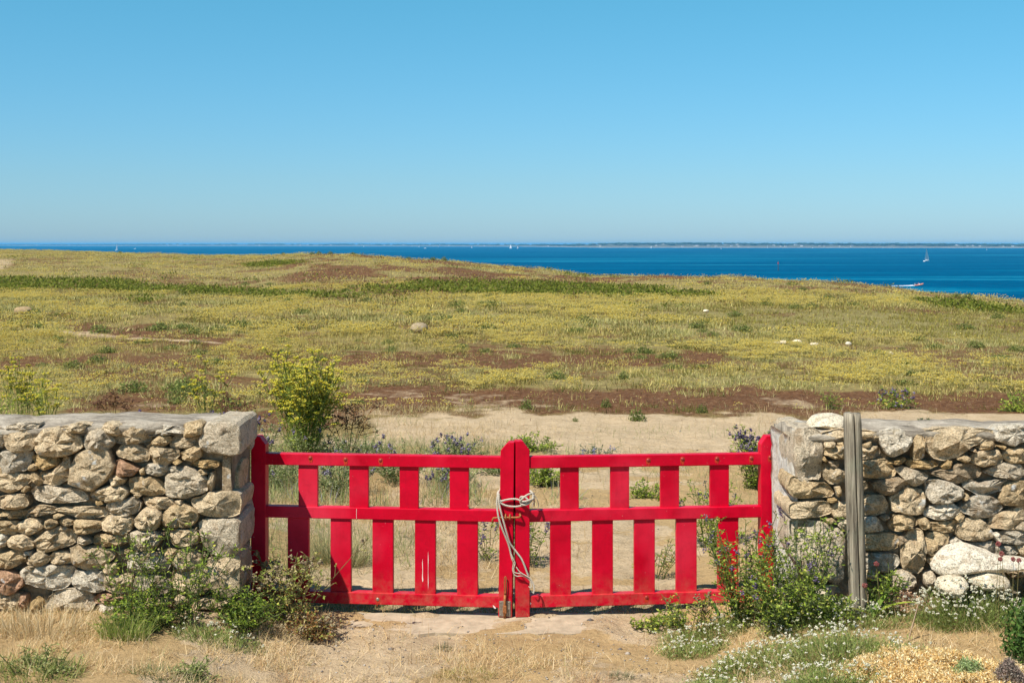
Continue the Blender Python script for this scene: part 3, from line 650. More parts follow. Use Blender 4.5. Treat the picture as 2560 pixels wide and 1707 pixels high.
def build_wall(side, stones, quoins, label):
    left = side < 0
    xe = XL if left else XR; top = TOP_L if left else TOP_R
    t = thing('stone_wall', label, 'wall', (xe + side * 1.2, (YF + YB) / 2, 0.1))
    xfar = side * 5.2
    sd = 100 if left else 700
    polys = []
    for cr, tone, pts in stones:
        poly = [px2wall(*p) for p in crop2px(cr, pts)]; polys.append(poly)
        sd += 1; r_ = random.Random(sd)
        stone_part(t, poly, front3, r_.uniform(0.034, 0.06), 0.06, sd, tone, rough=r_.uniform(0.8, 1.3), sharp=r_.uniform(0.05, 0.11))
    # quoins wrap round the corner: their own block with a side along the end face
    for cr, tone, pts, run in quoins:
        poly = [px2wall(*p) for p in crop2px(cr, pts)]; polys.append(poly)
        sd += 1
        poly2 = [(u + (0.012 * -side if abs(u - xe) < 0.03 else 0), v) for u, v in poly]
        bm, c = stone_bm(poly2, front3, 0.045, run, sd, n=28, rough=0.55, sharp=0.13)
        bmesh.ops.subdivide_edges(bm, edges=[e for e in bm.edges if e.calc_length() > 0.1], cuts=2, use_grid_fill=True)
        for v in bm.verts:
            q = v.co * 11
            v.co += Vector((mnoise.noise(q), mnoise.noise(q + Vector((9, 0, 0))), mnoise.noise(q + Vector((0, 9, 0))))) * 0.009
        o = bm_obj('stone', bm, M_STONE, t, front3(c.x, c.y, 0), smooth=True); o.data.set_sharp_from_angle(angle=R(24))
        k = TONES[tone]; o.color = (*k, 1)
    # the wall runs on past the edge of the picture in the same rubble
    z = 0.06; row = 0
    while z < top - 0.08:
        hrow = rnd.uniform(0.07, 0.13); u = abs((2560 if not left else 0) - 1280) * YF / F + rnd.uniform(0.0, 0.05)
        while u < 3.9:
            wdt = rnd.uniform(0.1, 0.26); hh = hrow * rnd.uniform(0.75, 1.05)
            cu = side * (u + wdt / 2); cv = z + hrow / 2
            if not in_any(cu - side * wdt * 0.5, cv, polys):
                poly = [(cu + 0.5 * wdt * math.cos(a) * rnd.uniform(0.75, 1.1) * (1.14 if i % 2 else 1), cv + 0.5 * hh * math.sin(a) * rnd.uniform(0.75, 1.2) * (1.12 if i % 3 else 1)) for i, a in enumerate([R(k) for k in (20, 65, 110, 160, 205, 250, 290, 335)])]
                sd += 1
                stone_part(t, poly, front3, rnd.uniform(0.025, 0.05), 0.05, sd, rnd.choice('nnngbkbw'), n=14)
            u += wdt + rnd.uniform(0.0, 0.006)
        z += hrow + 0.008
    # mortar core with a lumpy front, coping on top
    nseg = int(abs(xfar - xe) / 0.035)
    def nz(q, s): return mnoise.noise(Vector(q) * s)
    bm = bmesh.new(); rows = []
    zs = [-0.35] + [i * 0.035 for i in range(-3, int((top - 0.03) / 0.035) + 1)]
    for i in range(nseg + 1):
        x = xe - side * -0.02 + (xfar - xe) * i / nseg
        r_ = []
        for z in zs:
            r_.append(bm.verts.new((x, YF + 0.052 + 0.026 * nz((x, 0, z), 9) + 0.009 * nz((x, 5, z), 30), z)))
        r_.append(bm.verts.new((x, YF + 0.06, top - 0.03))); r_.append(bm.verts.new((x, YB - 0.06, top - 0.03)))
        for z in (top - 0.08, 0.5, -0.35): r_.append(bm.verts.new((x, YB - 0.02, z)))
        rows.append(r_)
    for a, b_ in zip(rows, rows[1:]):
        for k in range(len(a)):
            bm.faces.new((a[k], a[(k + 1) % len(a)], b_[(k + 1) % len(a)], b_[k]))
    bm.faces.new(rows[0]); bm.faces.new(rows[-1][::-1])
    bm_obj('mortar', bm, M_MORTAR, t, smooth=False)
    # coping
    bm = bmesh.new(); rows = []
    prof = [(YF + 0.05, -0.055, 0), (YF + 0.012, -0.04, 0.6), (YF - 0.002, -0.012, 1), (YF + 0.03, 0.004, 1), (YF + 0.1, 0.008, 1), (YF + 0.17, 0.01, 1), (YF + 0.24, 0.01, 1), (YF + 0.31, 0.008, 1),
            (YF + 0.38, 0.004, 1), (YB - 0.05, 0.0, 1), (YB - 0.005, -0.014, 1), (YB, -0.05, 0.7), (YB - 0.03, -0.08, 0)]
    ends = [xe + side * (0.012 if left else -0.02) + (xfar - xe) * i / nseg for i in range(nseg + 1)]
    for i, x in enumerate(ends):
        r_ = []
        edge = -0.012 if i == 0 else 0
        for yy, dz, k in prof:
            dn = k * (0.022 * nz((x * 1.0, yy * 2.2, 3 + side), 3.2) + 0.012 * nz((x, yy, 8), 11) + 0.005 * nz((x, yy, 2), 34))
            lump = 0
            if yy < YF + 0.03: lump = 0.012 * nz((x, 0, 4), 14) * k
            low = -0.03 * max(0, nz((x, 0, 40 + side), 2.0)) if yy < YF + 0.06 else 0
            r_.append(bm.verts.new((x, yy - lump + 0.01 * k * nz((x, 2, 1), 6), top + dz + dn + low * k + edge)))
        rows.append(r_)
    for a, b_ in zip(rows, rows[1:]):
        for k in range(len(a)): bm.faces.new((a[k], a[(k + 1) % len(a)], b_[(k + 1) % len(a)], b_[k]))
    bm.faces.new(rows[0]); bm.faces.new(rows[-1][::-1])
    bm_obj('coping', bm, M_CAP, t, smooth=True)
    return t

wl_t = build_wall(-1, LEFT, LEFT_Q, 'rubble stone wall with grey cement coping at the left of the red gate')
wr_t = build_wall(1, RIGHT, RIGHT_Q, 'rubble stone wall at the right of the red gate, behind the timber post')

# end faces towards the gate
def endL(u, v, d): return Vector((XL - 0.02 + d, u, v))
def endR(u, v, d): return Vector((XR + 0.02 - d, u, v))
sd = 1500
for poly, tone, pr in (([(6.28, 0.82), (6.36, 0.82), (6.362, 0.975), (6.29, 0.98)], 'k', 0.022), ([(6.0, 0.62), (6.1, 0.60), (6.25, 0.66), (6.29, 0.78), (6.12, 0.79), (6.0, 0.76)], 'b', 0.02),
                       ([(5.98, 0.42), (6.1, 0.4), (6.16, 0.5), (6.06, 0.58), (5.98, 0.57)], 'g', 0.018), ([(6.2, 0.45), (6.31, 0.42), (6.33, 0.6), (6.22, 0.6)], 'g', 0.02),
                       ([(6.22, 0.18), (6.33, 0.17), (6.33, 0.34), (6.24, 0.38)], 'n', 0.018), ([(6.12, 0.06), (6.24, 0.04), (6.2, 0.16), (6.14, 0.17)], 'g', 0.018),
                       ([(5.95, 0.64), (5.91, 0.5), (5.905, 0.84), (5.95, 0.84)], 'd', 0.004)):
    sd += 1; stone_part(wl_t, poly, endL, pr, 0.04, sd, tone, n=16)
for poly, tone, pr in (([(6.08, 0.62), (6.3, 0.6), (6.33, 0.93), (6.1, 0.93)], 'w', 0.012), ([(6.0, 0.55), (6.1, 0.5), (6.24, 0.53), (6.22, 0.58), (6.08, 0.6)], 'n', 0.018),
                       ([(6.12, 0.3), (6.33, 0.28), (6.33, 0.45), (6.16, 0.46)], 'w', 0.014), ([(6.05, 0.08), (6.3, 0.06), (6.3, 0.24), (6.08, 0.25)], 'n', 0.014)):
    sd += 1; stone_part(wr_t, poly, endR, pr, 0.04, sd, tone, n=16)
# lime render over the sunny end of the right wall
bm = bmesh.new(); g_ = []
for i in range(17):
    r_ = []
    for k in range(32):
        y = YF + 0.028 + (YB - YF - 0.03) * i / 16; z = -0.05 + (TOP_R + 0.012) * k / 31
        d = 0.016 * mnoise.noise(Vector((y * 7, z * 3, 2))) + 0.009 * mnoise.noise(Vector((y * 25, z * 14, 5)))
        d += 0.014 * (i / 16) + (0.02 if i == 0 else 0) * -1 - 0.03 * max(0, mnoise.noise(Vector((y * 9, z * 9, 11))) - 0.25)
        r_.append(bm.verts.new((XR - 0.018 - d, y, z)))
    g_.append(r_)
for a, b_ in zip(g_, g_[1:]):
    for k in range(31): bm.faces.new((a[k], b_[k], b_[k + 1], a[k + 1]))
bmesh.ops.solidify(bm, geom=bm.faces[:], thickness=0.02)
bm_obj('render_coat', bm, M_RENDER, wr_t, smooth=True)

# ------------------------------------------------------------------ loose rocks
def rock(name, label, poly_px, Y, depth, tone, seed, group=None, n=30, flat=0.5, dome=0.75, mat=None):
    """a boulder whose outline seen from the gate side is poly_px; swells to a real depth behind and in front"""
    P = [Vector(((px - 1280) * Y / F, H - (py - YH) * Y / F)) for px, py in poly_px]
    P = resample(chaikin(chaikin(P, 0.2), 0.25), n); c = sum(P, Vector((0, 0))) / n
    bm = bmesh.new(); rings = []
    so = Vector((seed * 1.7, seed * 0.3, seed))
    wid = max((p - c).length for p in P)
    prof = [(0.0, -1.0), (0.35, -0.93), (0.65, -0.75), (0.87, -0.45), (0.97, -0.18), (1.0, 0.0), (0.96, 0.25), (0.85, 0.5), (0.6, 0.8), (0.3, 0.95), (0.0, 1.0)]
    tilt = flat
    for s, d in prof:
        if s == 0.0:
            rings.append([bm.verts.new((c.x, Y + d * depth * 0.5, c.y))]); continue
        r_ = []
        for p in P:
            q = c + (p - c) * s
            v = Vector((q.x, Y + d * depth * 0.5 + (q.y - c.y) * tilt, q.y))
            nn = mnoise.noise(v * (2.2 / wid * 0.6) + so) * 0.10 * wid + abs(mnoise.noise(v * (5 / wid * 0.6) + so)) * 0.10 * wid + mnoise.noise(v * (14 / wid * 0.6) + so) * 0.03 * wid
            dirv = Vector((p.x - c.x, d * depth * 0.5, p.y - c.y)).normalized()
            r_.append(bm.verts.new(v + dirv * nn * (0.25 + 0.75 * abs(d))))
        rings.append(r_)
    for a, b_ in zip(rings, rings[1:]):
        for i in range(n):
            j = (i + 1) % n
            if len(a) == 1: bm.faces.new((a[0], b_[j], b_[i]))
            elif len(b_) == 1: bm.faces.new((a[i], a[j], b_[0]))
            else: bm.faces.new((a[i], a[j], b_[j], b_[i]))
    o = bm_obj(name, bm, mat or M_STONE, None, (c.x, Y, min(p.y for p in P)), smooth=True); o.data.set_sharp_from_angle(angle=R(30))
    o.color = (*TONES[tone], 1) if isinstance(tone, str) else (*tone, 1)
    return tag(o, label, 'rock', group)

rock('flat_rock', 'flat pale cream rock lying loose on the right wall beside the timber post', crop2px('E', (515,275,600,150,720,105,960,85,1130,125,1200,230,1000,325,820,312,620,285)), 6.02, 0.2, 'p', 3, flat=0.9)
rock('leaning_slab', 'long pale granite slab leaning on the foot of the right wall', crop2px('H', (510,960,560,880,760,690,900,650,1060,630,1200,680,1420,730,1570,810,1800,830,1960,820,2150,880,2200,980,1700,1040,1300,1040,900,1090,720,1110,600,1060)), 5.77, 0.16, (0.93, 0.82, 0.64), 5, flat=0.5, n=44)
rock('boulder', 'rounded cream boulder under the long pale slab by the right wall', crop2px('H', (610,1270,680,1190,830,1130,1050,1130,1130,1230,1080,1330,900,1470,700,1370)), 5.68, 0.18, 'p', 8, flat=0.3)
rock('boulder', 'low white rock half hidden by white flowers beneath the pale slab', crop2px('H', (1080,1130,1250,1095,1400,1045,1650,1080,1780,1180,1750,1330,1200,1330)), 5.72, 0.16, 'p', 9, flat=0.3)
def on_ground(px, py):
    """ground point seen at that pixel of the photograph"""
    lo, hi = 5.0, 200.0
    ys = np.concatenate([np.arange(4.3, 30, 0.02), np.arange(30, 170, 0.1)]); xs = (px - 1280) * ys / F
    d = (H - terrain(xs, ys)) / ys * F + YH
    k = np.argmax(d <= py) if (d <= py).any() else len(ys) - 1
    return xs[k], ys[k]
def field_rock(px, py, wpx, hpx, label, tone, seed, group=None, name='boulder'):
    x, Y = on_ground(px, py)
    rr = random.Random(seed)
    pl = [(px + wpx * 0.5 * math.cos(a) * rr.uniform(0.85, 1.05), py - hpx * 0.42 - hpx * 0.55 * math.sin(a) * rr.uniform(0.85, 1.08)) for a in [R(k * 36 + rr.uniform(-10, 10)) for k in range(10)]]
    rock(name, label, pl, Y, wpx * Y / F * 0.8, tone, seed, group, n=22, flat=0.2)
field_rock(1050, 833, 50, 30, 'lichen covered boulder in the middle of the yellow heath', (0.40, 0.31, 0.19), 21)
field_rock(57, 786, 48, 22, 'orange stained boulder far left on the heath below the bracken band', (0.42, 0.30, 0.16), 22)
field_rock(1941, 861, 20, 9, 'leftmost of the row of white stones on the right of the heath', 'p', 23)
field_rock(1958, 860, 22, 10, 'second white stone from the left in the row on the heath', 'p', 24)
field_rock(1993, 861, 28, 13, 'largest white stone in the row on the right of the heath', 'p', 25)
field_rock(2035, 863, 24, 7, 'low flat white stone right of the largest one on the heath', 'p', 26)
field_rock(2121, 863, 16, 10, 'small pinkish stone standing alone right of the white stone row', 'w', 27)
field_rock(2227, 887, 16, 9, 'small pale stone nearest the wooden post on the right heath', 'w', 28)
field_rock(1765, 780, 16, 7, 'tiny white stone below the middle bracken patch', 'p', 29)
field_rock(85, 786, 20, 6, 'low flat stone beside the orange stained boulder far left', 'n', 30)

# ------------------------------------------------------------------ timber post
bm = bmesh.new()
pc_t = ray(2130, 1032, 5.72); pc_b = ray(2150, 1520, 5.72); rad = 0.036
rings = []; NS = 84
for i in range(26):
    t_ = i / 25; cxp = pc_b.x + (pc_t.x - pc_b.x) * t_; z = -0.05 + (pc_t.z + 0.05) * t_
    r_ = []
    for k in range(NS):
        a = 2 * math.pi * k / NS
        ca, sa = math.cos(a), math.sin(a)
        e = 4.5
        sq = (abs(ca) ** e + abs(sa) ** e) ** (-1 / e)
        rr = rad * min(sq, 1.16) * (1 + 0.02 * mnoise.noise(Vector((ca * 3, sa * 3, z * 2))) + 0.012 * mnoise.noise(Vector((ca * 14, sa * 14, z * 3))))
        if i == 25: rr *= 0.93
        r_.append([cxp + rr * ca, 5.72 + rr * sa, z + (0.006 * mnoise.noise(Vector((ca, sa, 9))) if i == 25 else 0)])
    # long drying crack in the front face (towards the camera: a = 270 degrees)
    kc = int(NS * 0.75); wob = int(round(0.5 * mnoise.noise(Vector((0, 3, z * 4)))))
    dep = 0.026 * (0.55 + 0.45 * t_ if t_ < 0.9 else 0.8)
    r_[kc + wob][1] += dep; r_[kc + wob + 1][1] += dep * 0.9
    rings.append([bm.verts.new(p) for p in r_])
for a, b_ in zip(rings, rings[1:]):
    for k in range(NS): bm.faces.new((a[k], a[(k + 1) % NS], b_[(k + 1) % NS], b_[k]))
ct = bm.verts.new((pc_t.x, 5.72, pc_t.z + 0.003))
for k in range(NS): bm.faces.new((rings[-1][k], rings[-1][(k + 1) % NS], ct))
bm.faces.new(rings[0][::-1])
o = bm_obj('timber_post', bm, M_WOOD, None, (pc_b.x, 5.72, 0.0), smooth=True)
tag(o, 'grey weathered timber post with a long crack in front of the right wall', 'post')
# ------------------------------------------------------------------ red gate: two leaves
class Leaf:
    def __init__(s, hinge, meet):
        s.h = Vector(hinge); s.dir = (Vector(meet) - s.h).normalized(); s.L = (Vector(meet) - s.h).length
        s.n = Vector((s.dir.y, -s.dir.x)); s.n = s.n if s.n.y < 0 else -s.n      # towards the camera
    def uv(s, px, py=None):
        a = (px - 1280) / F; k = s.dir.y / s.dir.x
        Y = (s.h.y - k * s.h.x) / (1 - k * a); X = a * Y
        u = (Vector((X, Y)) - s.h).dot(s.dir)
        return (u, H - (py - YH) * Y / F) if py is not None else u
    def p(s, u, d, z):
        q = s.h + s.dir * u - s.n * d
        return Vector((q.x, q.y, z))

GL = Leaf((-1.296, 6.372), (0.012, 6.252)); GR = Leaf((1.3128, 6.372), (0.012, 6.252))

def prism(leaf, pts, d0, d1, bev=0.003):
    bm = bmesh.new()
    a = [bm.verts.new(leaf.p(u, d0, z)) for u, z in pts]; b_ = [bm.verts.new(leaf.p(u, d1, z)) for u, z in pts]
    bm.faces.new(a); bm.faces.new(b_[::-1]); n_ = len(pts)
    for i in range(n_): bm.faces.new((a[i], b_[i], b_[(i + 1) % n_], a[(i + 1) % n_]))
    bmesh.ops.recalc_face_normals(bm, faces=bm.faces)
    if bev: bmesh.ops.bevel(bm, geom=bm.edges[:], offset=bev, segments=2, affect='EDGES', profile=0.5)
    return bm

def tube_bm(bm, P, r, seg=8, cap=True):
    P = [Vector(p) for p in P]; rings = []
    up = None
    for i, p in enumerate(P):
        d = (P[min(i + 1, len(P) - 1)] - P[max(i - 1, 0)]).normalized()
        if up is None:
            up = d.orthogonal().normalized()
        up = (up - d * up.dot(d)).normalized(); sdv = d.cross(up)
        rr = r[i] if isinstance(r, (list, tuple)) else r
        rings.append([bm.verts.new(p + (up * math.cos(2 * math.pi * k / seg) + sdv * math.sin(2 * math.pi * k / seg)) * rr) for k in range(seg)])
    for a, b_ in zip(rings, rings[1:]):
        for k in range(seg): bm.faces.new((a[k], a[(k + 1) % seg], b_[(k + 1) % seg], b_[k]))
    if cap: bm.faces.new(rings[0][::-1]); bm.faces.new(rings[-1])

def dome_bolt(leaf, px, py, d, parent, r=0.0095, mat=None):
    u, z = leaf.uv(px, py)
    bm = bmesh.new(); bmesh.ops.create_uvsphere(bm, u_segments=12, v_segments=8, radius=r)
    c_ = leaf.p(u, d, z); n3 = Vector((leaf.n.x, leaf.n.y, 0))
    for v in bm.verts: v.co = c_ + Vector((v.co.x, v.co.y * 0.55, v.co.z)) 
    b_ = bm_obj('bolt', bm, mat or M_BOLT, parent, c_, smooth=True)
    # rust running from under the head: a thin stain on the paint
    bm = bmesh.new(); rr = random.Random(int(px))
    pts = [(-0.012, 0.008), (0.0, 0.014), (0.012, 0.008), (0.013, -0.008), (0.008, -0.022 - 0.01 * rr.random()), (0.003, -0.016), (-0.004, -0.026 - 0.012 * rr.random()), (-0.008, -0.014), (-0.013, -0.004)]
    f0 = [bm.verts.new(leaf.p(u + a * 0.9, d - 0.0012, z + b2)) for a, b2 in pts]; f1 = [bm.verts.new(leaf.p(u + a * 0.9, d + 0.003, z + b2)) for a, b2 in pts]
    bm.faces.new(f0); bm.faces.new(f1[::-1])
    for i in range(len(pts)): bm.faces.new((f0[i], f1[i], f1[(i + 1) % len(pts)], f0[(i + 1) % len(pts)]))
    bm_obj('rust_stain', bm, M_STAIN, b_)
    return b_

def build_leaf(leaf, left, label):
    t = thing('wooden_gate', label, 'gate', leaf.p(0, 0.02, 0.02))
    Ld = 0.062
    px2u = lambda px: leaf.uv(px)
    # stiles
    if left:
        h0, h1 = leaf.uv(627), leaf.uv(663.4); m0t, m1t, m0b, m1b = leaf.uv(1251.5), leaf.uv(1286), leaf.uv(1245.8), leaf.uv(1279.8)
        ht, hs = 0.868, 0.828; mt, msn = 0.856, 0.815
        bm = prism(leaf, [(h0, 0.02), (h1, 0.02), (h1, hs), (h1 - 0.03, ht), (h0, ht)], 0, Ld); bm_obj('stile', bm, M_RED, t)
        bm = prism(leaf, [(m0b, 0.002), (m1b, 0.002), (m1t, mt), (m0t + 0.036, mt), (m0t, msn)], -0.004, Ld); bm_obj('stile', bm, M_RED, t)
        rail_u0, rail_u1 = h1 - 0.006, leaf.uv(1251.5) - 0.0 + 0.004
        up = [(743.7, 791.9), (871.5, 919.3), (997.4, 1044.9), (1122.9, 1171)]
        lo = [(717, 770), (824.4, 875.8), (929.4, 981.5), (1035.8, 1087.8), (1141.5, 1193.5)]
        bolts = [(775.6, 1145), (863.4, 1149), (951, 1151), (944, 1498)]
    else:
        h0, h1 = leaf.uv(1939.3), leaf.uv(1903); m0t, m1t, m0b, m1b = leaf.uv(1323.8), leaf.uv(1289), leaf.uv(1324.2), leaf.uv(1289)
        ht, hs = 0.870, 0.828; mt, msn = 0.862, 0.818
        bm = prism(leaf, [(h0, 0.02), (h1, 0.02), (h1, hs), (h1 - 0.028, ht), (h0, ht)], 0, Ld); bm_obj('stile', bm, M_RED, t)
        bm = prism(leaf, [(m0b, 0.002), (m1b, 0.002), (m1t, mt), (m0t + 0.033, mt), (m0t, msn)], -0.004, Ld); bm_obj('stile', bm, M_RED, t)
        rail_u0, rail_u1 = h1 - 0.006, leaf.uv(1323.8) + 0.004
        up = [(1402.3, 1448.7), (1527.7, 1574.7), (1653.3, 1700), (1777.7, 1825)]
        lo = [(1376.8, 1428.8), (1482.5, 1534), (1587.3, 1639), (1692.5, 1743.9), (1797, 1848.3)]
        bolts = [(1621, 1150.5), (1706.7, 1147.8), (1793, 1147), (1878.8, 1145.5), (1616.9, 1493.7)]
    zt0, zt1 = 0.726, 0.783; zm0, zm1 = 0.464, 0.521; zb0, zb1 = 0.045, 0.103
    for z0, z1 in ((zt0, zt1), (zm0, zm1), (zb0, zb1)):
        bm = prism(leaf, [(rail_u0, z0), (rail_u1, z0), (rail_u1, z1), (rail_u0, z1)], 0.004, 0.055, 0.0035); bm_obj('rail', bm, M_RED, t)
    for a, b_ in up:
        u0, u1 = sorted((leaf.uv(a), leaf.uv(b_)))
        bm_obj('slat', prism(leaf, [(u0, zm1 - 0.012), (u1, zm1 - 0.012), (u1, zt0 + 0.012), (u0, zt0 + 0.012)], 0.016, 0.042, 0.003), M_RED, t)
    for a, b_ in lo:
        u0, u1 = sorted((leaf.uv(a), leaf.uv(b_)))
        bm_obj('slat', prism(leaf, [(u0, zb1 - 0.012), (u1, zb1 - 0.012), (u1, zm0 + 0.012), (u0, zm0 + 0.012)], 0.014, 0.042, 0.003), M_RED, t)
    for px, py in bolts: dome_bolt(leaf, px, py, 0.004, t, mat=M_STEEL if px == 944 else None)
    if not left: dome_bolt(leaf, 1925.3, 1143.5, 0.0, t)
    return t

g_l = build_leaf(GL, True, 'left leaf of the red wooden gate, partly in the shade of the wall')
g_r = build_leaf(GR, False, 'right leaf of the red wooden gate, partly behind leafy weeds')

# chipped paint on the left leaf
def chip(leaf, pts_px, d, parent):
    bm = bmesh.new()
    a = [bm.verts.new(leaf.p(*[(lambda q: (q[0], d - 0.0008, q[1]))(leaf.uv(*p))][0])) for p in pts_px]
    b_ = [bm.verts.new(leaf.p(*[(lambda q: (q[0], d + 0.002, q[1]))(leaf.uv(*p))][0])) for p in pts_px]
    bm.faces.new(a); bm.faces.new(b_[::-1]); n_ = len(a)
    for i in range(n_): bm.faces.new((a[i], b_[i], b_[(i + 1) % n_], a[(i + 1) % n_]))
    bm_obj('paint_chip', bm, M_CHIP, parent)
chip(GL, [(1055.3,1397),(1056.1,1420),(1055.9,1440),(1057,1452),(1055,1456),(1054.0,1446),(1055,1428),(1054.4,1410)], 0.014, g_l)
chip(GL, [(1069.3,1378),(1070.1,1400),(1069.4,1430),(1070.1,1458),(1069.3,1476),(1068.7,1455),(1069,1420),(1068.8,1395)], 0.014, g_l)
chip(GL, [(890.5,1272),(891.3,1272),(890.9,1285),(891.4,1296),(890.7,1297),(890.3,1284)], 0.004, g_l)
chip(GL, [(1232,1512),(1238,1517),(1240,1521),(1236,1521),(1233,1517)], 0.004, g_l)
chip(GR, [(1326,1505),(1328,1507),(1327.5,1511),(1325.5,1510)], 0.004, g_r)

# drop bolt at the foot of the left leaf
def C6(x, y): return (1200 + x / 3.267, 1080 + y / 3.267)
def gp(leaf, x, y, d):
    u, z = leaf.uv(*C6(x, y)); return leaf.p(u, d, z)
u0, z1 = GL.uv(*C6(157, 1373)); u1, z0 = GL.uv(*C6(250, 1502))
plate = bm_obj('bolt_plate', prism(GL, [(u0, z0), (u1, z0), (u1, z1), (u0, z1)], -0.0075, -0.0035, 0.001), M_STEEL, g_l)
bm = bmesh.new()
zc = lambda y: gp(GL, 205, y, -0.016)
tube_bm(bm, [gp(GL, 207, 1320, -0.016), gp(GL, 205, 1380, -0.016), gp(GL, 204, 1450, -0.016), gp(GL, 204, 1523, -0.016)], 0.0062, 10)
bm_obj('bolt_rod', bm, M_RUST, plate, smooth=True)
bm = bmesh.new()
loop = [gp(GL, x, y, -0.016) for x, y in ((206, 1322), (203, 1300), (202, 1240), (202, 1190), (205, 1175), (210, 1171), (215, 1176), (217, 1190), (217, 1240), (214, 1300), (209, 1322))]
tube_bm(bm, loop, 0.0024, 8); bm_obj('bolt_handle', bm, M_RUST, plate, smooth=True)
ua, za = GL.uv(*C6(190, 1405)); ub, zb = GL.uv(*C6(220, 1470))
bm_obj('bolt_keeper', prism(GL, [(ua, zb), (ub, zb), (ub, za), (ua, za)], -0.0245, -0.0076, 0.0025), M_RUST, plate)
for x, y in ((170, 1390), (237, 1388), (170, 1440), (238, 1440), (170, 1488), (238, 1488)):
    bm = bmesh.new(); c_ = gp(GL, x, y, -0.0075); bmesh.ops.create_uvsphere(bm, u_segments=8, v_segments=6, radius=0.0036)
    for v in bm.verts: v.co = c_ + Vector((v.co.x, v.co.y * 0.5, v.co.z))
    bm_obj('screw', bm, M_STEEL, plate, c_, smooth=True)
# rusty hook across the meeting stiles
bm = bmesh.new()
tube_bm(bm, [gp(GL, 106, 733, -0.016), gp(GL, 105, 710, -0.017), gp(GL, 112, 695, -0.017), gp(GL, 150, 690, -0.018), gp(GL, 230, 690, -0.018), gp(GL, 300, 689, -0.018), gp(GL, 325, 687, -0.018), gp(GL, 333, 678, -0.017), gp(GL, 328, 668, -0.006), gp(GL, 322, 668, 0.01)], 0.0048, 10)
hook = bm_obj('hook', bm, M_RUST, g_l, smooth=True)
bm = bmesh.new()
tube_bm(bm, [gp(GL, 210, 668, 0.0), gp(GL, 212, 672, -0.02), gp(GL, 214, 692, -0.026), gp(GL, 212, 706, -0.02), gp(GL, 210, 708, 0.0)], 0.0042, 8); bm_obj('staple', bm, M_RUST, hook, smooth=True)
bm = bmesh.new()
tube_bm(bm, [gp(GL, 245, 670, 0.0), gp(GL, 247, 672, -0.02), gp(GL, 249, 692, -0.026), gp(GL, 247, 706, -0.02), gp(GL, 245, 708, 0.0)], 0.0042, 8); bm_obj('staple', bm, M_RUST, hook, smooth=True)

# rope tied round the two meeting stiles
def spline(P, n=10):
    P = [Vector(p) for p in P]; out = []
    for i in range(len(P) - 1):
        p0 = P[max(i - 1, 0)]; p1 = P[i]; p2 = P[i + 1]; p3 = P[min(i + 2, len(P) - 1)]
        for k in range(n):
            t = k / n
            out.append(0.5 * ((2 * p1) + (p2 - p0) * t + (2 * p0 - 5 * p1 + 4 * p2 - p3) * t * t + (3 * p1 - p0 - 3 * p2 + p3) * t ** 3))
    out.append(P[-1]); return out
def even(P, step):
    L = [0.0]
    for a, b_ in zip(P, P[1:]): L.append(L[-1] + (b_ - a).length)
    N_ = max(2, int(L[-1] / step)); out = []; k = 0
    for i in range(N_ + 1):
        t = L[-1] * i / N_
        while k < len(L) - 2 and L[k + 1] < t: k += 1
        out.append(P[k].lerp(P[k + 1], (t - L[k]) / max(1e-9, L[k + 1] - L[k])))
    return out
def twisted(name, pts, r, parent, pitch=0.026):
    P = even(spline(pts, 14), 0.0032)
    bm = bmesh.new()
    for k in range(3):
        Q = []; up = None; ph = 2 * math.pi * k / 3
        for i, p in enumerate(P):
            d = (P[min(i + 1, len(P) - 1)] - P[max(i - 1, 0)]).normalized()
            if up is None: up = d.orthogonal().normalized()
            up = (up - d * up.dot(d)).normalized(); sv = d.cross(up)
            a = ph + 2 * math.pi * i * 0.0032 / pitch
            Q.append(p + (up * math.cos(a) + sv * math.sin(a)) * r * 0.52)
        tube_bm(bm, Q, r * 0.55, 5)
    return bm_obj(name, bm, M_ROPE, parent, smooth=True)
rope = thing('rope', 'twisted grey-white rope knotted round the meeting stiles of the red gate', 'rope', gp(GL, 330, 540, -0.02))
D1 = -0.016
RR = 0.0048
G_ = lambda x, y, d: gp(GL, x, y, d)
twisted('loop_strand', [G_(165, 540, 0.09), G_(148, 500, 0.05), G_(143, 500, 0.01), G_(150, 530, -0.01), G_(172, 556, D1), G_(210, 548, D1), G_(250, 541, D1), G_(300, 541, D1), G_(335, 552, -0.022), G_(370, 570, -0.03)], RR, rope)
twisted('loop_strand', [G_(160, 480, 0.08), G_(152, 490, 0.03), G_(150, 515, -0.005), G_(155, 545, D1), G_(172, 572, D1), G_(205, 590, D1), G_(250, 600, D1), G_(300, 601, D1), G_(350, 588, -0.022), G_(385, 560, -0.034)], RR, rope)
twisted('knot', [G_(330, 535, -0.018), G_(345, 515, -0.034), G_(380, 520, -0.045), G_(400, 545, -0.046), G_(385, 575, -0.04), G_(350, 580, -0.03), G_(333, 560, -0.026), G_(350, 530, -0.045), G_(390, 500, -0.04), G_(425, 495, -0.02), G_(440, 505, 0.01)], RR * 1.05, rope)
twisted('knot', [G_(345, 575, -0.026), G_(375, 578, -0.043), G_(410, 560, -0.048), G_(435, 530, -0.03), G_(430, 495, -0.015), G_(412, 480, 0.0), G_(410, 500, 0.03)], RR * 1.05, rope)
twisted('knot', [G_(350, 550, -0.04), G_(380, 545, -0.056), G_(420, 535, -0.05), G_(442, 545, -0.02), G_(440, 575, 0.01), G_(425, 600, 0.03)], RR, rope)
twisted('hanging_strand', [G_(150, 500, -0.004), G_(141, 545, -0.012), G_(143, 600, -0.02), G_(153, 670, -0.028), G_(170, 730, -0.03), G_(195, 800, -0.028), G_(222, 870, -0.022), G_(243, 935, D1), G_(255, 990, D1), G_(270, 1040, D1)], RR, rope)
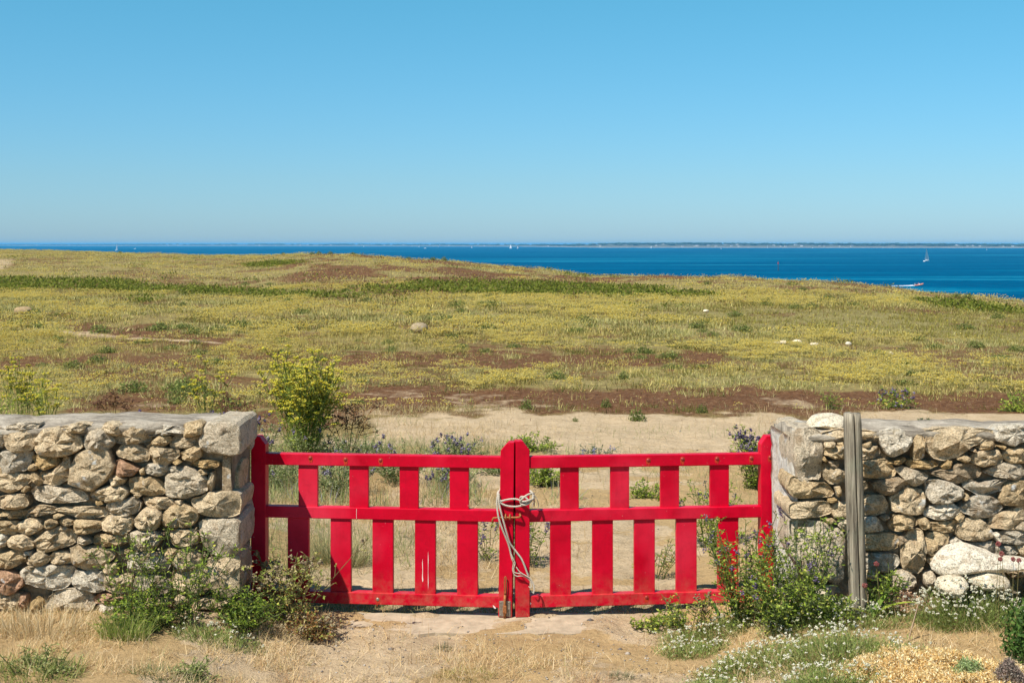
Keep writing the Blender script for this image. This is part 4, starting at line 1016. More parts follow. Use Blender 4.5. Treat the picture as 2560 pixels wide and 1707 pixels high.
twisted('hanging_strand', [G_(156, 500, -0.01), G_(158, 560, -0.022), G_(176, 640, -0.03), G_(198, 720, -0.032), G_(222, 810, -0.03), G_(245, 890, -0.022), G_(272, 935, D1), G_(310, 985, D1), G_(340, 1025, D1), G_(365, 1080, D1), G_(385, 1135, D1), G_(398, 1165, D1)], RR, rope)
for j, pts in enumerate(([(252, 985), (262, 1030), (275, 1060), (268, 1110), (280, 1150), (305, 1168), (345, 1165), (380, 1178), (410, 1205), (425, 1235), (415, 1265), (400, 1250)],
                         [(258, 985), (280, 1035), (290, 1065), (275, 1115), (292, 1138), (330, 1145), (370, 1160), (405, 1185), (432, 1220), (442, 1260), (438, 1300), (425, 1290)],
                         [(300, 1090), (330, 1130), (375, 1158), (410, 1180), (440, 1225), (448, 1275), (440, 1305)])):
    bm = bmesh.new(); tube_bm(bm, spline([G_(x, y, D1 - 0.004 * j) for x, y in pts], 6), 0.0024, 5); bm_obj('frayed_strand', bm, M_ROPE, rope, smooth=True)
for j, pts in enumerate(([(430, 500), (445, 540), (430, 590), (422, 620)], [(440, 520), (462, 560), (475, 600), (470, 625)], [(425, 540), (440, 590), (436, 625)])):
    bm = bmesh.new(); tube_bm(bm, spline([G_(x, y, 0.02 + 0.012 * j) for x, y in pts], 6), 0.002, 5); bm_obj('frayed_strand', bm, M_ROPE, rope, smooth=True)

# concrete threshold
bm = bmesh.new(); n_ = 30; top_ = []; bot = []
outl = []
for i in range(n_ + 1): outl.append((-0.80 + 1.2 * i / n_, 6.00 + 0.03 * mnoise.noise(Vector((i * 0.5, 0, 3)))))
for i in range(n_ + 1): outl.append((0.40 - 1.2 * i / n_, 6.33 + 0.02 * mnoise.noise(Vector((i * 0.5, 7, 3)))))
a = [bm.verts.new((x, y, 0.001 + 0.006 * mnoise.noise(Vector((x * 4, y * 4, 0))))) for x, y in outl]; b_ = [bm.verts.new((x, y, -0.08)) for x, y in outl]
bm.faces.new(a); bm.faces.new(b_[::-1])
for i in range(len(outl)): bm.faces.new((a[i], b_[i], b_[(i + 1) % len(outl)], a[(i + 1) % len(outl)]))
tag(bm_obj('threshold', bm, M_SLAB), kind='structure')
# ------------------------------------------------------------------ plants
class Veg:
    """collects leaves, blades, stems and little flower heads; ends as one mesh with a colour per vertex"""
    def __init__(s): s.V = []; s.Q = []; s.T = []; s.C = []; s.n = 0
    def add(s, V, C, Q=None, T=None):
        if Q is not None and len(Q): s.Q.append(np.asarray(Q) + s.n)
        if T is not None and len(T): s.T.append(np.asarray(T) + s.n)
        s.V.append(V); s.C.append(C); s.n += len(V)
    def leaves(s, c, d, nrm, L, W, col):
        """diamond leaves: base c, direction d, facing nrm"""
        c = np.asarray(c, float); N = len(c)
        d = d / np.linalg.norm(d, axis=1, keepdims=True)
        sd = np.cross(d, nrm); sd /= np.maximum(np.linalg.norm(sd, axis=1, keepdims=True), 1e-6)
        L = np.broadcast_to(L, (N,))[:, None]; W = np.broadcast_to(W, (N,))[:, None]
        up = np.cross(sd, d)
        a = c; b_ = c + d * L * 0.5 + sd * W * 0.5 + up * W * 0.12; t = c + d * L - up * L * 0.08; e = c + d * L * 0.5 - sd * W * 0.5 + up * W * 0.12
        V = np.stack([a, b_, t, e], 1).reshape(-1, 3)
        s.add(V, np.repeat(np.broadcast_to(col, (N, 3)), 4, 0), np.arange(N * 4).reshape(-1, 4))
    def blades(s, base, az, lean, h, w, col, curl=0.6, tipcol=None, seg=2):
        base = np.asarray(base, float); N = len(base)
        az = np.broadcast_to(az, (N,)); lean = np.broadcast_to(lean, (N,)); h = np.broadcast_to(h, (N,)); w = np.broadcast_to(w, (N,))
        dx = np.cos(az); dy = np.sin(az); rows = []
        col = np.broadcast_to(col, (N, 3)); cols = []
        fa = az + rng.uniform(-1.2, 1.2, N) + math.pi / 2
        wx = np.cos(fa); wy = np.sin(fa)
        for k in range(seg + 1):
            t = k / seg
            an = lean * (1 + curl * t)
            r = h * t * np.sin(np.clip(an, 0, 1.9)); z = h * t * np.cos(np.clip(an, 0, 1.9))
            c = base + np.stack([dx * r, dy * r, z], 1)
            ww = (w * (1 - t) * 0.5)[:, None] if k < seg else None
            cc = col if tipcol is None else col * (1 - t) + np.asarray(tipcol) * t
            if k < seg:
                o_ = np.stack([wx, wy, np.zeros(N)], 1) * ww
                rows += [c - o_, c + o_]; cols += [cc, cc]
            else: rows.append(c); cols.append(cc)
        n = 2 * seg + 1
        V = np.stack(rows, 1).reshape(-1, 3); C = np.stack(cols, 1).reshape(-1, 3)
        b_ = np.arange(N)[:, None] * n
        Q = np.concatenate([b_ + np.array([[2 * k, 2 * k + 1, 2 * k + 3, 2 * k + 2]]) for k in range(seg - 1)], 0) if seg > 1 else None
        T = b_ + np.array([[2 * seg - 2, 2 * seg - 1, 2 * seg]])
        s.add(V, C, Q, T)
    def segs(s, p0, p1, r0, r1, col):
        p0 = np.asarray(p0, float); p1 = np.asarray(p1, float); N = len(p0)
        d = p1 - p0; d /= np.maximum(np.linalg.norm(d, axis=1, keepdims=True), 1e-9)
        ref = np.where(np.abs(d[:, 2:3]) > 0.9, np.array([[1.0, 0, 0]]), np.array([[0, 0, 1.0]]))
        a = np.cross(d, ref); a /= np.linalg.norm(a, axis=1, keepdims=True); b_ = np.cross(d, a)
        r0 = np.broadcast_to(r0, (N,))[:, None]; r1 = np.broadcast_to(r1, (N,))[:, None]
        vs_ = []
        for p, r in ((p0, r0), (p1, r1)):
            for k in range(3):
                t = 2 * math.pi * k / 3; vs_.append(p + (a * math.cos(t) + b_ * math.sin(t)) * r)
        V = np.stack(vs_, 1).reshape(-1, 3); o_ = np.arange(N)[:, None] * 6
        Q = np.concatenate([o_ + np.array([[k, (k + 1) % 3, 3 + (k + 1) % 3, 3 + k]]) for k in range(3)], 0)
        s.add(V, np.repeat(np.broadcast_to(col, (N, 3)), 6, 0), Q)
    def heads(s, c, r, col, flat=0.8, top=None):
        """small faceted flower heads (octahedra)"""
        c = np.asarray(c, float); N = len(c); r = np.broadcast_to(r, (N,))[:, None]
        rot = rng.uniform(0, 6.28, N)[:, None]
        vs_ = [c + np.array([[0, 0, 1]]) * r * flat]
        for k in range(4):
            vs_.append(c + np.concatenate([np.cos(rot + k * math.pi / 2), np.sin(rot + k * math.pi / 2), np.zeros((N, 1))], 1) * r)
        vs_.append(c - np.array([[0, 0, 1]]) * r * flat)
        V = np.stack(vs_, 1).reshape(-1, 3); o_ = np.arange(N)[:, None] * 6
        T = np.concatenate([o_ + np.array([[0, 1 + k, 1 + (k + 1) % 4]]) for k in range(4)] + [o_ + np.array([[5, 1 + (k + 1) % 4, 1 + k]]) for k in range(4)], 0)
        s.add(V, np.repeat(np.broadcast_to(col, (N, 3)), 6, 0), None, T)
    def mesh(s, name):
        return np_mesh(name, np.concatenate(s.V), np.concatenate(s.Q) if s.Q else None, np.concatenate(s.T) if s.T else None, np.clip(np.concatenate(s.C), 0, 1))
    def obj(s, name, parent=None, origin=None):
        o_ = link_mesh(name, s.mesh(name), M_FOL, parent, origin)
        if parent: o_['kind'] = 'stuff'
        return o_

def jit(col, N, v=0.18, hue=0.06):
    c = np.array(col)[None, :] * (1 + rng.uniform(-v, v, (N, 1))) * (1 + rng.uniform(-hue, hue, (N, 3)))
    return c

def unit(N):
    v = rng.normal(size=(N, 3)); return v / np.linalg.norm(v, axis=1, keepdims=True)

def mixcol(N, cols, w):
    k = rng.choice(len(cols), N, p=np.array(w) / sum(w)); return np.array(cols)[k] * (1 + rng.uniform(-0.18, 0.18, (N, 1)))

# ---- a leafy branching weed (lucerne): stems, trifoliate leaves, flower clusters
def stems_curves(base, n, h, spread, r_base, lean0=0.15, droop=0.5, hv=0.35):
    out = []
    for i in range(n):
        az = rnd.uniform(0, 2 * math.pi); rr = rnd.uniform(0, r_base)
        p = Vector((base[0] + rr * math.cos(az), base[1] + rr * math.sin(az) * 0.7, base[2]))
        az2 = az + rnd.uniform(-0.8, 0.8); ln = lean0 + rnd.random() * spread; L = h * (1 - hv * rnd.random())
        pts = [p.copy()]; S = 8
        for k in range(S):
            a = ln * (0.6 + droop * k / S); az2 += rnd.uniform(-0.18, 0.18)
            p = p + Vector((math.cos(az2) * math.sin(a), math.sin(az2) * math.sin(a), math.cos(a))) * (L / S)
            pts.append(p.copy())
        out.append(pts)
    return out

def weed(name, label, cat, x, y, h, width, nst, leafcol, group=None, leafsz=0.016, leaves=70, flower=None, nfl=0, fls=0.007, stemcol=(0.16, 0.2, 0.06), lean=0.15, sparse=0.0, lw=0.5, wts=None, twl=0.075, z=None, extra=None):
    zz = gz(x, y) if z is None else z
    t = thing(name, label, cat, (x, y, zz), group)
    cur = stems_curves((x, y, zz - 0.01), nst, h, width / h * 0.75, width * 0.22, lean)
    if extra: cur += extra
    v = Veg(); lf = Veg(); fl = Veg(); a0 = []; a1 = []; lc = []; ld = []; fc = []
    for pts in cur:
        for a, b_ in zip(pts, pts[1:]): a0.append(a); a1.append(b_)
        N = max(6, int(leaves * rnd.uniform(0.7, 1.2)))
        for i in range(N // 3):
            t_ = sparse + (1 - sparse) * rnd.random() ** 0.85
            f = t_ * (len(pts) - 1); k = min(int(f), len(pts) - 2); q = pts[k].lerp(pts[k + 1], f - k)
            dirv = Vector((rnd.gauss(0, 1), rnd.gauss(0, 1), rnd.uniform(-0.1, 0.9))).normalized()
            q2 = q + dirv * twl * rnd.uniform(0.25, 1.0) * (1.15 - 0.6 * t_)
            a0.append(q); a1.append(q2)
            for m_ in range(3):
                lc.append(q2 - dirv * (0.006 * m_)); ld.append((dirv + Vector((rnd.gauss(0, .7), rnd.gauss(0, .7), rnd.gauss(0, .5)))))
        if flower and rnd.random() < nfl:
            for m_ in range(rnd.randint(1, 3)):
                f = (0.72 + 0.28 * rnd.random()) * (len(pts) - 1); k = min(int(f), len(pts) - 2); q = pts[k].lerp(pts[k + 1], f - k)
                q = q + Vector((rnd.gauss(0, 0.02), rnd.gauss(0, 0.02), rnd.gauss(0.008, 0.01)))
                for u_ in range(10): fc.append(q + Vector((rnd.gauss(0, 0.006), rnd.gauss(0, 0.006), rnd.gauss(0, 0.008))))
    v.segs(a0, a1, 0.0021, 0.0013, jit(stemcol, len(a0)))
    v.obj('stems', t)
    lc = np.array([tuple(q) for q in lc]); ld = np.array([tuple(q) for q in ld]); N = len(lc)
    cols = mixcol(N, leafcol, wts or [1] * len(leafcol))
    lf.leaves(lc, ld, unit(N) + np.array([[0, -0.3, 0.9]]), rng.uniform(0.7, 1.35, N) * leafsz, rng.uniform(0.7, 1.2, N) * leafsz * lw, cols)
    lf.obj('foliage', t)
    if fc:
        fc = np.array([tuple(q) for q in fc]); fl.heads(fc, rng.uniform(0.5, 1.0, len(fc)) * fls, mixcol(len(fc), flower, [1] * len(flower)))
        fl.obj('flowers', t)
    return t

GREENS = [(0.20, 0.28, 0.03), (0.29, 0.37, 0.045), (0.40, 0.46, 0.09), (0.10, 0.16, 0.025), (0.56, 0.52, 0.10)]
GW = [4, 4, 3, 2, 1.0]
DRYG = [(0.34, 0.36, 0.08), (0.44, 0.41, 0.13), (0.22, 0.28, 0.05), (0.52, 0.45, 0.2), (0.44, 0.22, 0.07)]
PURPLE = [(0.17, 0.12, 0.22), (0.24, 0.18, 0.28), (0.10, 0.07, 0.14), (0.30, 0.25, 0.27)]
BUDS = [(0.42, 0.33, 0.18), (0.48, 0.40, 0.24), (0.28, 0.2, 0.13)]

# the weeds in front of the walls and the gate
weed('leafy_weed', 'tall loose green weed growing up the left stone wall, left of the densest clump', 'plant', -1.70, 5.70, 0.50, 0.32, 14, GREENS, 'green weeds at the walls', wts=GW, flower=BUDS, nfl=0.5, sparse=0.1, leaves=40)
weed('leafy_weed', 'dense green weed at the foot of the left wall below its corner stones', 'plant', -1.47, 5.70, 0.46, 0.34, 17, GREENS, 'green weeds at the walls', wts=GW, flower=BUDS, nfl=0.4, leaves=58)
weed('leafy_weed', 'low dark green weed hugging the bottom corner of the left wall', 'plant', -1.22, 5.76, 0.22, 0.34, 30, GREENS, 'green weeds at the walls', wts=[4, 3, 1, 3, 0.5], leaves=54, leafsz=0.017)
weed('leafy_weed', 'low green weed hiding the base stones in the middle of the left wall', 'plant', -1.62, 5.64, 0.2, 0.42, 34, GREENS, 'green weeds at the walls', wts=[4, 3, 1, 3, 0.5], leaves=50)
bx = Vector((-0.98, 5.98, gz(-0.98, 5.98)))
stray = [bx + Vector((0.32 * t_ ** 1.15, -0.04 * t_, 0.40 * t_ + 0.02)) for t_ in [k / 8 for k in range(9)]]
weed('dry_weed', 'yellowing weed with dry seed heads before the left end of the red gate', 'plant', -1.06, 5.98, 0.38, 0.40, 28, DRYG, None, wts=[4, 3, 4, 2, 1.0], flower=BUDS, nfl=0.9, fls=0.008, leaves=46, leafsz=0.018, extra=[stray], stemcol=(0.24, 0.2, 0.08))
weed('dry_weed', 'reddish dry weed with bent stems at the left foot of the red gate', 'plant', -0.94, 5.86, 0.17, 0.34, 30, DRYG, None, wts=[2, 3, 2, 3, 4], flower=BUDS, nfl=0.4, leaves=34, stemcol=(0.3, 0.15, 0.06))
weed('leafy_weed', 'tall lucerne with purple flowers in front of the right gate leaf', 'plant', 1.06, 5.86, 0.54, 0.32, 34, GREENS, 'green weeds at the walls', wts=GW, flower=PURPLE, nfl=0.4, leaves=66, twl=0.065)
weed('leafy_weed', 'green lucerne climbing the right wall corner beside the gate', 'plant', 1.30, 5.72, 0.50, 0.36, 26, GREENS, 'green weeds at the walls', wts=GW, flower=PURPLE, nfl=0.2, leaves=52, twl=0.055)
weed('leafy_weed', 'dark green lucerne between the gate and the timber post', 'plant', 1.20, 5.66, 0.34, 0.46, 44, GREENS, 'green weeds at the walls', wts=[4, 4, 3, 2, 1], flower=PURPLE, nfl=0.15, leaves=64)
weed('leafy_weed', 'small weed with reddish seed heads before the lower rail of the right gate leaf', 'plant', 0.83, 5.95, 0.26, 0.24, 10, GREENS, 'green weeds at the walls', wts=[3, 4, 3, 1, 2], flower=[(0.34, 0.22, 0.12), (0.3, 0.22, 0.12)], nfl=0.9, leaves=26, sparse=0.3)
weed('leafy_weed', 'low trailing green weed under the bottom rail of the right gate leaf', 'plant', 0.72, 6.12, 0.10, 0.5, 34, GREENS, 'green weeds at the walls', wts=GW, leaves=34, leafsz=0.02, lean=0.5)
weed('leafy_weed', 'green weed in the gap left of the long pale slab', 'plant', 1.66, 5.74, 0.22, 0.16, 16, GREENS, 'green weeds at the walls', wts=[5, 4, 1, 3, 0.4], leaves=40)
weed('leafy_weed', 'small green weed at the foot of the timber post', 'plant', 1.43, 5.62, 0.16, 0.2, 20, GREENS, 'green weeds at the walls', wts=GW, leaves=40)

weed('leafy_weed', 'low grey-green weed spreading in the bottom left corner of the picture', 'plant', -1.86, 5.06, 0.12, 0.6, 40, [(0.34, 0.38, 0.12), (0.42, 0.44, 0.18), (0.26, 0.30, 0.08), (0.52, 0.46, 0.2)], None, leaves=34, leafsz=0.012, lean=0.5)
weed('leafy_weed', 'small green weed in the dry grass left of the sandy path', 'plant', -1.30, 5.12, 0.06, 0.4, 20, [(0.34, 0.38, 0.12), (0.42, 0.44, 0.18), (0.26, 0.30, 0.08)], None, leaves=36, leafsz=0.013, lean=0.5)

# lucerne and other weeds behind the gate
LUC = ['leftmost grey-green lucerne with purple flowers behind the left wall corner', 'purple flowered lucerne under the fennel bush, right beside it', 'lucerne behind the first upper slat of the left gate leaf', 'lucerne below the dead brown plant behind the left gate leaf', 'lucerne with purple flowers behind the third upper slat of the left leaf', 'lucerne thick with purple heads behind the second upper slat of the left leaf', 'low grey-green lucerne right of the dead brown plant above the top rail', 'low lucerne left of the meeting stiles above the top rail', 'low lucerne behind the last upper slat of the left gate leaf']
for LU, (x, y, h, wd, ns, fl) in zip(LUC, ((-2.05, 10.2, 0.42, 0.5, 34, 0.25), (-1.65, 10.6, 0.40, 0.5, 34, 0.25), (-1.75, 9.6, 0.30, 0.5, 30, 0.3), (-1.2, 10.4, 0.34, 0.55, 36, 0.25), (-0.85, 9.7, 0.36, 0.5, 34, 0.3), (-1.25, 9.3, 0.34, 0.5, 30, 0.4), (-0.45, 10.6, 0.30, 0.55, 34, 0.5), (-0.1, 10.2, 0.24, 0.5, 30, 0.4), (-0.45, 9.6, 0.22, 0.4, 26, 0.5))):
    weed('lucerne', LU, 'plant', x, y, h, wd, ns, [(0.24, 0.28, 0.1), (0.3, 0.34, 0.15), (0.17, 0.2, 0.06), (0.42, 0.4, 0.22)], 'purple lucerne behind the left gate leaf', flower=PURPLE + [(0.45, 0.4, 0.5)], nfl=fl, fls=0.010, leaves=44, leafsz=0.02)
weed('lucerne', 'lucerne thick with purple flowers behind the hinge end of the right gate leaf', 'plant', 1.85, 9.6, 0.50, 0.42, 50, GREENS, None, wts=GW, flower=PURPLE, nfl=1.0, fls=0.011, leaves=50, leafsz=0.02)
weed('lucerne', 'tall green lucerne seen through the lower slats at the right end of the gate', 'plant', 1.18, 7.6, 0.42, 0.34, 30, GREENS, None, wts=GW, flower=PURPLE, nfl=0.3, leaves=46, leafsz=0.018)
weed('lucerne', 'green lucerne growing right of the meeting stiles behind the gate', 'plant', 0.07, 7.3, 0.34, 0.22, 16, GREENS, None, wts=GW, flower=PURPLE, nfl=0.9, leaves=40, leafsz=0.018)
weed('lucerne', 'small purple tipped weed left of the rope behind the gate', 'plant', -0.14, 7.4, 0.26, 0.2, 9, GREENS, None, wts=GW, flower=PURPLE, nfl=1.0, leaves=24)
weed('lucerne', 'low bright green patch of weed just right of the knotted rope', 'plant', 0.22, 9.7, 0.2, 0.36, 34, GREENS, None, wts=[2, 5, 3, 1, 1], leaves=44, leafsz=0.022)
weed('lucerne', 'bright green weed above the meeting stiles beyond the gate', 'plant', 0.15, 11.3, 0.2, 0.6, 40, GREENS, None, wts=[3, 5, 2, 1, 0.5], leaves=40, leafsz=0.024)
weed('lucerne', 'bluish green weed above the top rail in the middle of the right gate leaf', 'plant', 0.72, 10.8, 0.18, 0.5, 24, [(0.2, 0.22, 0.14), (0.26, 0.27, 0.19)], None, flower=[(0.3, 0.3, 0.45)], nfl=0.5, leaves=30, leafsz=0.02)
weed('lucerne', 'green weed low in the upper gaps of the right gate leaf', 'plant', 1.0, 9.2, 0.16, 0.5, 24, GREENS, None, wts=GW, leaves=34, leafsz=0.02)
weed('dry_weed', 'thin straw coloured weed behind the fifth lower slat of the right gate leaf', 'plant', 0.78, 7.0, 0.24, 0.3, 14, DRYG, None, leaves=24, sparse=0.2)

# dead brown umbel plant
def dead_plant(name, label, x, y, h, wd, nst, head_cols, group=None):
    z = gz(x, y); t = thing(name, label, 'plant', (x, y, z), group)
    cur = stems_curves((x, y, z), nst, h, wd / h * 0.8, 0.05, 0.1, 0.7)
    a0 = []; a1 = []; hc = []
    for pts in cur:
        for a, b_ in zip(pts, pts[1:]): a0.append(a); a1.append(b_)
        for m_ in range(7):
            f = rnd.uniform(0.55, 1.0) * (len(pts) - 1); k = min(int(f), len(pts) - 2); q = pts[k].lerp(pts[k + 1], f - k)
            q2 = q + Vector((rnd.gauss(0, 0.045), rnd.gauss(0, 0.04), rnd.uniform(0.01, 0.06)))
            a0.append(q); a1.append(q2)
            for u_ in range(7): hc.append(q2 + Vector((rnd.gauss(0, 0.014), rnd.gauss(0, 0.012), rnd.gauss(0, 0.006))))
    v = Veg(); v.segs(a0, a1, 0.0035, 0.0022, jit((0.33, 0.19, 0.08), len(a0))); v.obj('stems', t)
    hc = np.array([tuple(q) for q in hc]); f = Veg(); f.heads(hc, rng.uniform(0.004, 0.010, len(hc)), mixcol(len(hc), head_cols, [1] * len(head_cols))); f.obj('seed_heads', t)
    return t
dead_plant('dead_umbel_plant', 'dead brown branching plant right of the yellow fennel bush', -1.38, 10.9, 0.52, 0.4, 9, [(0.13, 0.07, 0.04), (0.2, 0.1, 0.05), (0.08, 0.05, 0.035)])
dead_plant('dead_umbel_plant', 'dry red-brown stalks behind the left wall, midway to the fennel bush', -4.1, 13.2, 0.36, 0.5, 12, [(0.16, 0.08, 0.05), (0.24, 0.12, 0.07)])
dead_plant('dead_umbel_plant', 'thin brown stalks behind the left wall near its gate end', -2.75, 12.6, 0.4, 0.5, 8, [(0.16, 0.08, 0.05), (0.24, 0.12, 0.07)])

# fennel: tall stems, feathery leaves, flat yellow umbels
def fennel(label, x, y, h, wd, nst, dens=1.0, group=None, feather=260):
    z = gz(x, y); t = thing('fennel', label, 'plant', (x, y, z), group)
    cur = stems_curves((x, y, z), nst, h, wd / h * 0.55, wd * 0.2, 0.04, 0.9, 0.4)
    a0 = []; a1 = []; um = []; lf = []
    for pts in cur:
        for a, b_ in zip(pts, pts[1:]): a0.append(a); a1.append(b_)
        um.append((pts[-1], rnd.uniform(0.03, 0.05)))
        for m_ in range(int(7 * dens)):
            f = rnd.uniform(0.4, 0.95) * (len(pts) - 1); k = min(int(f), len(pts) - 2); q = pts[k].lerp(pts[k + 1], f - k)
            q2 = q + Vector((rnd.gauss(0, 0.06), rnd.gauss(0, 0.05), rnd.uniform(0.05, 0.13)))
            a0.append(q); a1.append(q2); um.append((q2, rnd.uniform(0.022, 0.046)))
        for m_ in range(int(feather / 4)):
            f = rnd.uniform(0.08, 0.85) * (len(pts) - 1); k = min(int(f), len(pts) - 2); q = pts[k].lerp(pts[k + 1], f - k)
            lf.append(q + Vector((rnd.gauss(0, 0.03), rnd.gauss(0, 0.03), rnd.gauss(0, 0.03))))
    v = Veg(); v.segs(a0, a1, 0.0045, 0.0022, jit((0.2, 0.25, 0.06), len(a0))); v.obj('stems', t)
    lf = np.array([tuple(q) for q in lf]); N = len(lf)
    f = Veg(); f.leaves(lf, unit(N) + np.array([[0, 0, 0.7]]), unit(N), rng.uniform(0.03, 0.075, N), 0.0035, mixcol(N, [(0.28, 0.38, 0.04), (0.38, 0.46, 0.06), (0.48, 0.52, 0.10), (0.48, 0.30, 0.06)], [4, 4, 3, 0.6])); f.obj('feathery_leaves', t)
    hc = []; ra = []; rb = []
    for q, r in um:
        for u_ in range(16):
            a = rnd.uniform(0, 6.28); rr = r * math.sqrt(rnd.random()); e = q + Vector((rr * math.cos(a), rr * math.sin(a), rnd.gauss(0, 0.004) + 0.008 * (1 - rr / r)))
            hc.append(e)
            if u_ % 3 == 0: ra.append(q - Vector((0, 0, 0.03))); rb.append(e)
    hc = np.array([tuple(q) for q in hc]); g = Veg(); g.heads(hc, rng.uniform(0.006, 0.012, len(hc)), mixcol(len(hc), [(0.68, 0.58, 0.05), (0.62, 0.56, 0.07), (0.50, 0.52, 0.08), (0.74, 0.64, 0.12), (0.4, 0.34, 0.08)], [4, 3, 2, 2, 0.6]), 0.6)
    g.segs(ra, rb, 0.0012, 0.001, (0.4, 0.42, 0.08)); g.obj('umbels', t)
    return t
fennel('large yellow fennel bush in flower behind the left end of the gate', -1.74, 10.7, 0.95, 0.72, 42, 1.2, feather=360)
fennel('fennel with thin yellow umbels behind the far left of the wall', -4.75, 12.4, 0.72, 0.6, 12, 0.45, feather=190)
fennel('green fennel half hidden behind the left wall near the picture edge', -4.35, 12.0, 0.66, 0.6, 11, 0.4, feather=200)
fennel('sparse yellow fennel behind the left wall, nearest the large fennel bush', -3.0, 12.6, 0.66, 0.5, 8, 0.5, feather=60)
weed('lucerne', 'green weed with purple flowers behind the right wall near the post', 'plant', 4.25, 14.2, 0.26, 0.6, 26, GREENS, None, wts=GW, flower=PURPLE + [(0.6, 0.5, 0.05), (0.4, 0.36, 0.4)], nfl=0.7, fls=0.012, leaves=30, leafsz=0.025)
weed('lucerne', 'low green weed just behind the right wall toward the picture edge', 'plant', 5.6, 14.0, 0.26, 0.7, 30, GREENS, None, wts=[2, 5, 4, 1, 2], leaves=34, leafsz=0.03)
weed('lucerne', 'small yellow-green weed behind the flat cream rock', 'plant', 3.55, 14.2, 0.22, 0.3, 14, [(0.34, 0.36, 0.06), (0.25, 0.3, 0.06)], None, leaves=30, leafsz=0.02)
weed('lucerne', 'dark weed with purple tips behind the left wall near the gate', 'plant', -2.45, 11.4, 0.42, 0.5, 26, GREENS, None, wts=GW, flower=PURPLE, nfl=1.0, fls=0.012, leaves=30)
weed('lucerne', 'purple flowering weed peeping over the middle of the left wall', 'plant', -3.5, 11.8, 0.32, 0.6, 24, [(0.2, 0.2, 0.08), (0.26, 0.24, 0.12)], None, flower=PURPLE, nfl=1.0, fls=0.012, leaves=26)
weed('lucerne', 'tuft of green weed peeping over the left wall at the picture edge', 'plant', -5.0, 12.2, 0.5, 0.7, 34, GREENS, None, wts=GW, leaves=36, leafsz=0.024, flower=PURPLE, nfl=0.2)

# grey lichen-like tuft on the right wall top
weed('wall_plant', 'tiny grey plant rooted on top of the right wall', 'plant', 1.99, 6.18, 0.035, 0.09, 30, [(0.22, 0.22, 0.16), (0.3, 0.28, 0.2)], None, leaves=20, leafsz=0.008, twl=0.015, z=0.965)

# round dark bush and small bushes in the heath
def bush_meshes(seed, n=420, leaf=0.035):
    r_ = np.random.default_rng(seed)
    v = Veg(); c = unit(n) * (r_.random((n, 1)) ** 0.45); c[:, 2] = np.abs(c[:, 2]) * 0.85
    lump = 1 + 0.35 * np.array([mnoise.noise(Vector(tuple(q * 2.3)) + Vector((seed, 0, 0))) for q in c])[:, None]
    c = c * lump * 0.5
    cols = mixcol(n, [(0.13, 0.165, 0.035), (0.18, 0.215, 0.05), (0.28, 0.31, 0.085), (0.07, 0.095, 0.025)], [3, 4, 2, 2])
    v.leaves(c, unit(n) + c * 1.2, unit(n) + np.array([[0, -0.2, 0.8]]), r_.uniform(0.6, 1.3, n) * leaf, r_.uniform(0.7, 1.2, n) * leaf * 0.6, cols)
    st = Veg(); a = np.zeros((26, 3)); b_ = c[:26] * 0.9; st.segs(a, b_, 0.012, 0.005, jit((0.14, 0.1, 0.05), 26))
    return v.mesh('foliage'), st.mesh('stems')
BUSH = [bush_meshes(60 + i, 380, 0.10) for i in range(5)]
for a, b_ in BUSH: a.materials.append(M_FOL); b_.materials.append(M_FOL)
def put_bush(label, x, y, sx, sz, kind, group=None):
    t = thing('bush', label, 'bush', (x, y, gz(x, y) - 0.01), group); t.scale = (sx, sx * rnd.uniform(0.8, 1.1), sz); t.rotation_euler.z = rnd.uniform(0, 6.28)
    for nm, mm in zip(('foliage', 'stems'), BUSH[kind]):
        c_ = bpy.data.objects.new(nm, mm); COL.objects.link(c_); c_.parent = t
    return t
for px, py, wpx, lab in ((1592, 1052, 44, 'round bright green bush on the sand beyond the right gate leaf'), (1316, 1022, 34, 'small pale green bush on the brown moss above the meeting stiles'), (1438, 1054, 16, 'tiny dark bush at the edge of the sandy track'),
                         (1515, 1018, 30, 'pale yellowish bush on the moss left of the round green bush'), (1755, 1032, 28, 'small bush on the moss at the right end of the sandy track'), (1560, 948, 30, 'dark green bush in the belt of bright yellow flowers')):
    x, y = on_ground(px, py); s_ = wpx * y / F
    put_bush(lab, x, y, s_ * 1.05, s_ * 1.75, rnd.randrange(5))
nb = 0; tries = 0
while nb < 150 and tries < 4000:
    tries += 1
    px = rnd.uniform(-60, 2620); py = 700 + 320 * rnd.random() ** 1.0
    if px > 900 and py > 965: continue
    x, y = on_ground(px, py)
    if vnoise(np.array([px / 130.0]), np.array([py / 50.0]), 77)[0] < 0.42: continue
    if y > 60: continue
    s_ = rnd.uniform(0.22, 0.5) * (0.8 if y < 25 else 1.15)
    put_bush('small dark green bush growing among the yellow flowers of the heath', x, y, s_, s_ * rnd.uniform(0.55, 0.85), rnd.randrange(5), 'small green bushes on the heath'); nb += 1
# shrubs on the skyline
for px in (172, 300, 708, 780, 797, 826, 883, 952, 1020, 1082, 1110, 1420, 2390, 2420):
    Y = float(np.interp(px, cx_, cY_)) - 1.0; x = (px - 1280) * Y / F; s_ = rnd.uniform(0.3, 0.55)
    put_bush('low shrub breaking the skyline of the heath', x, Y, s_, s_ * rnd.uniform(0.9, 1.3), rnd.randrange(5), 'shrubs on the skyline')

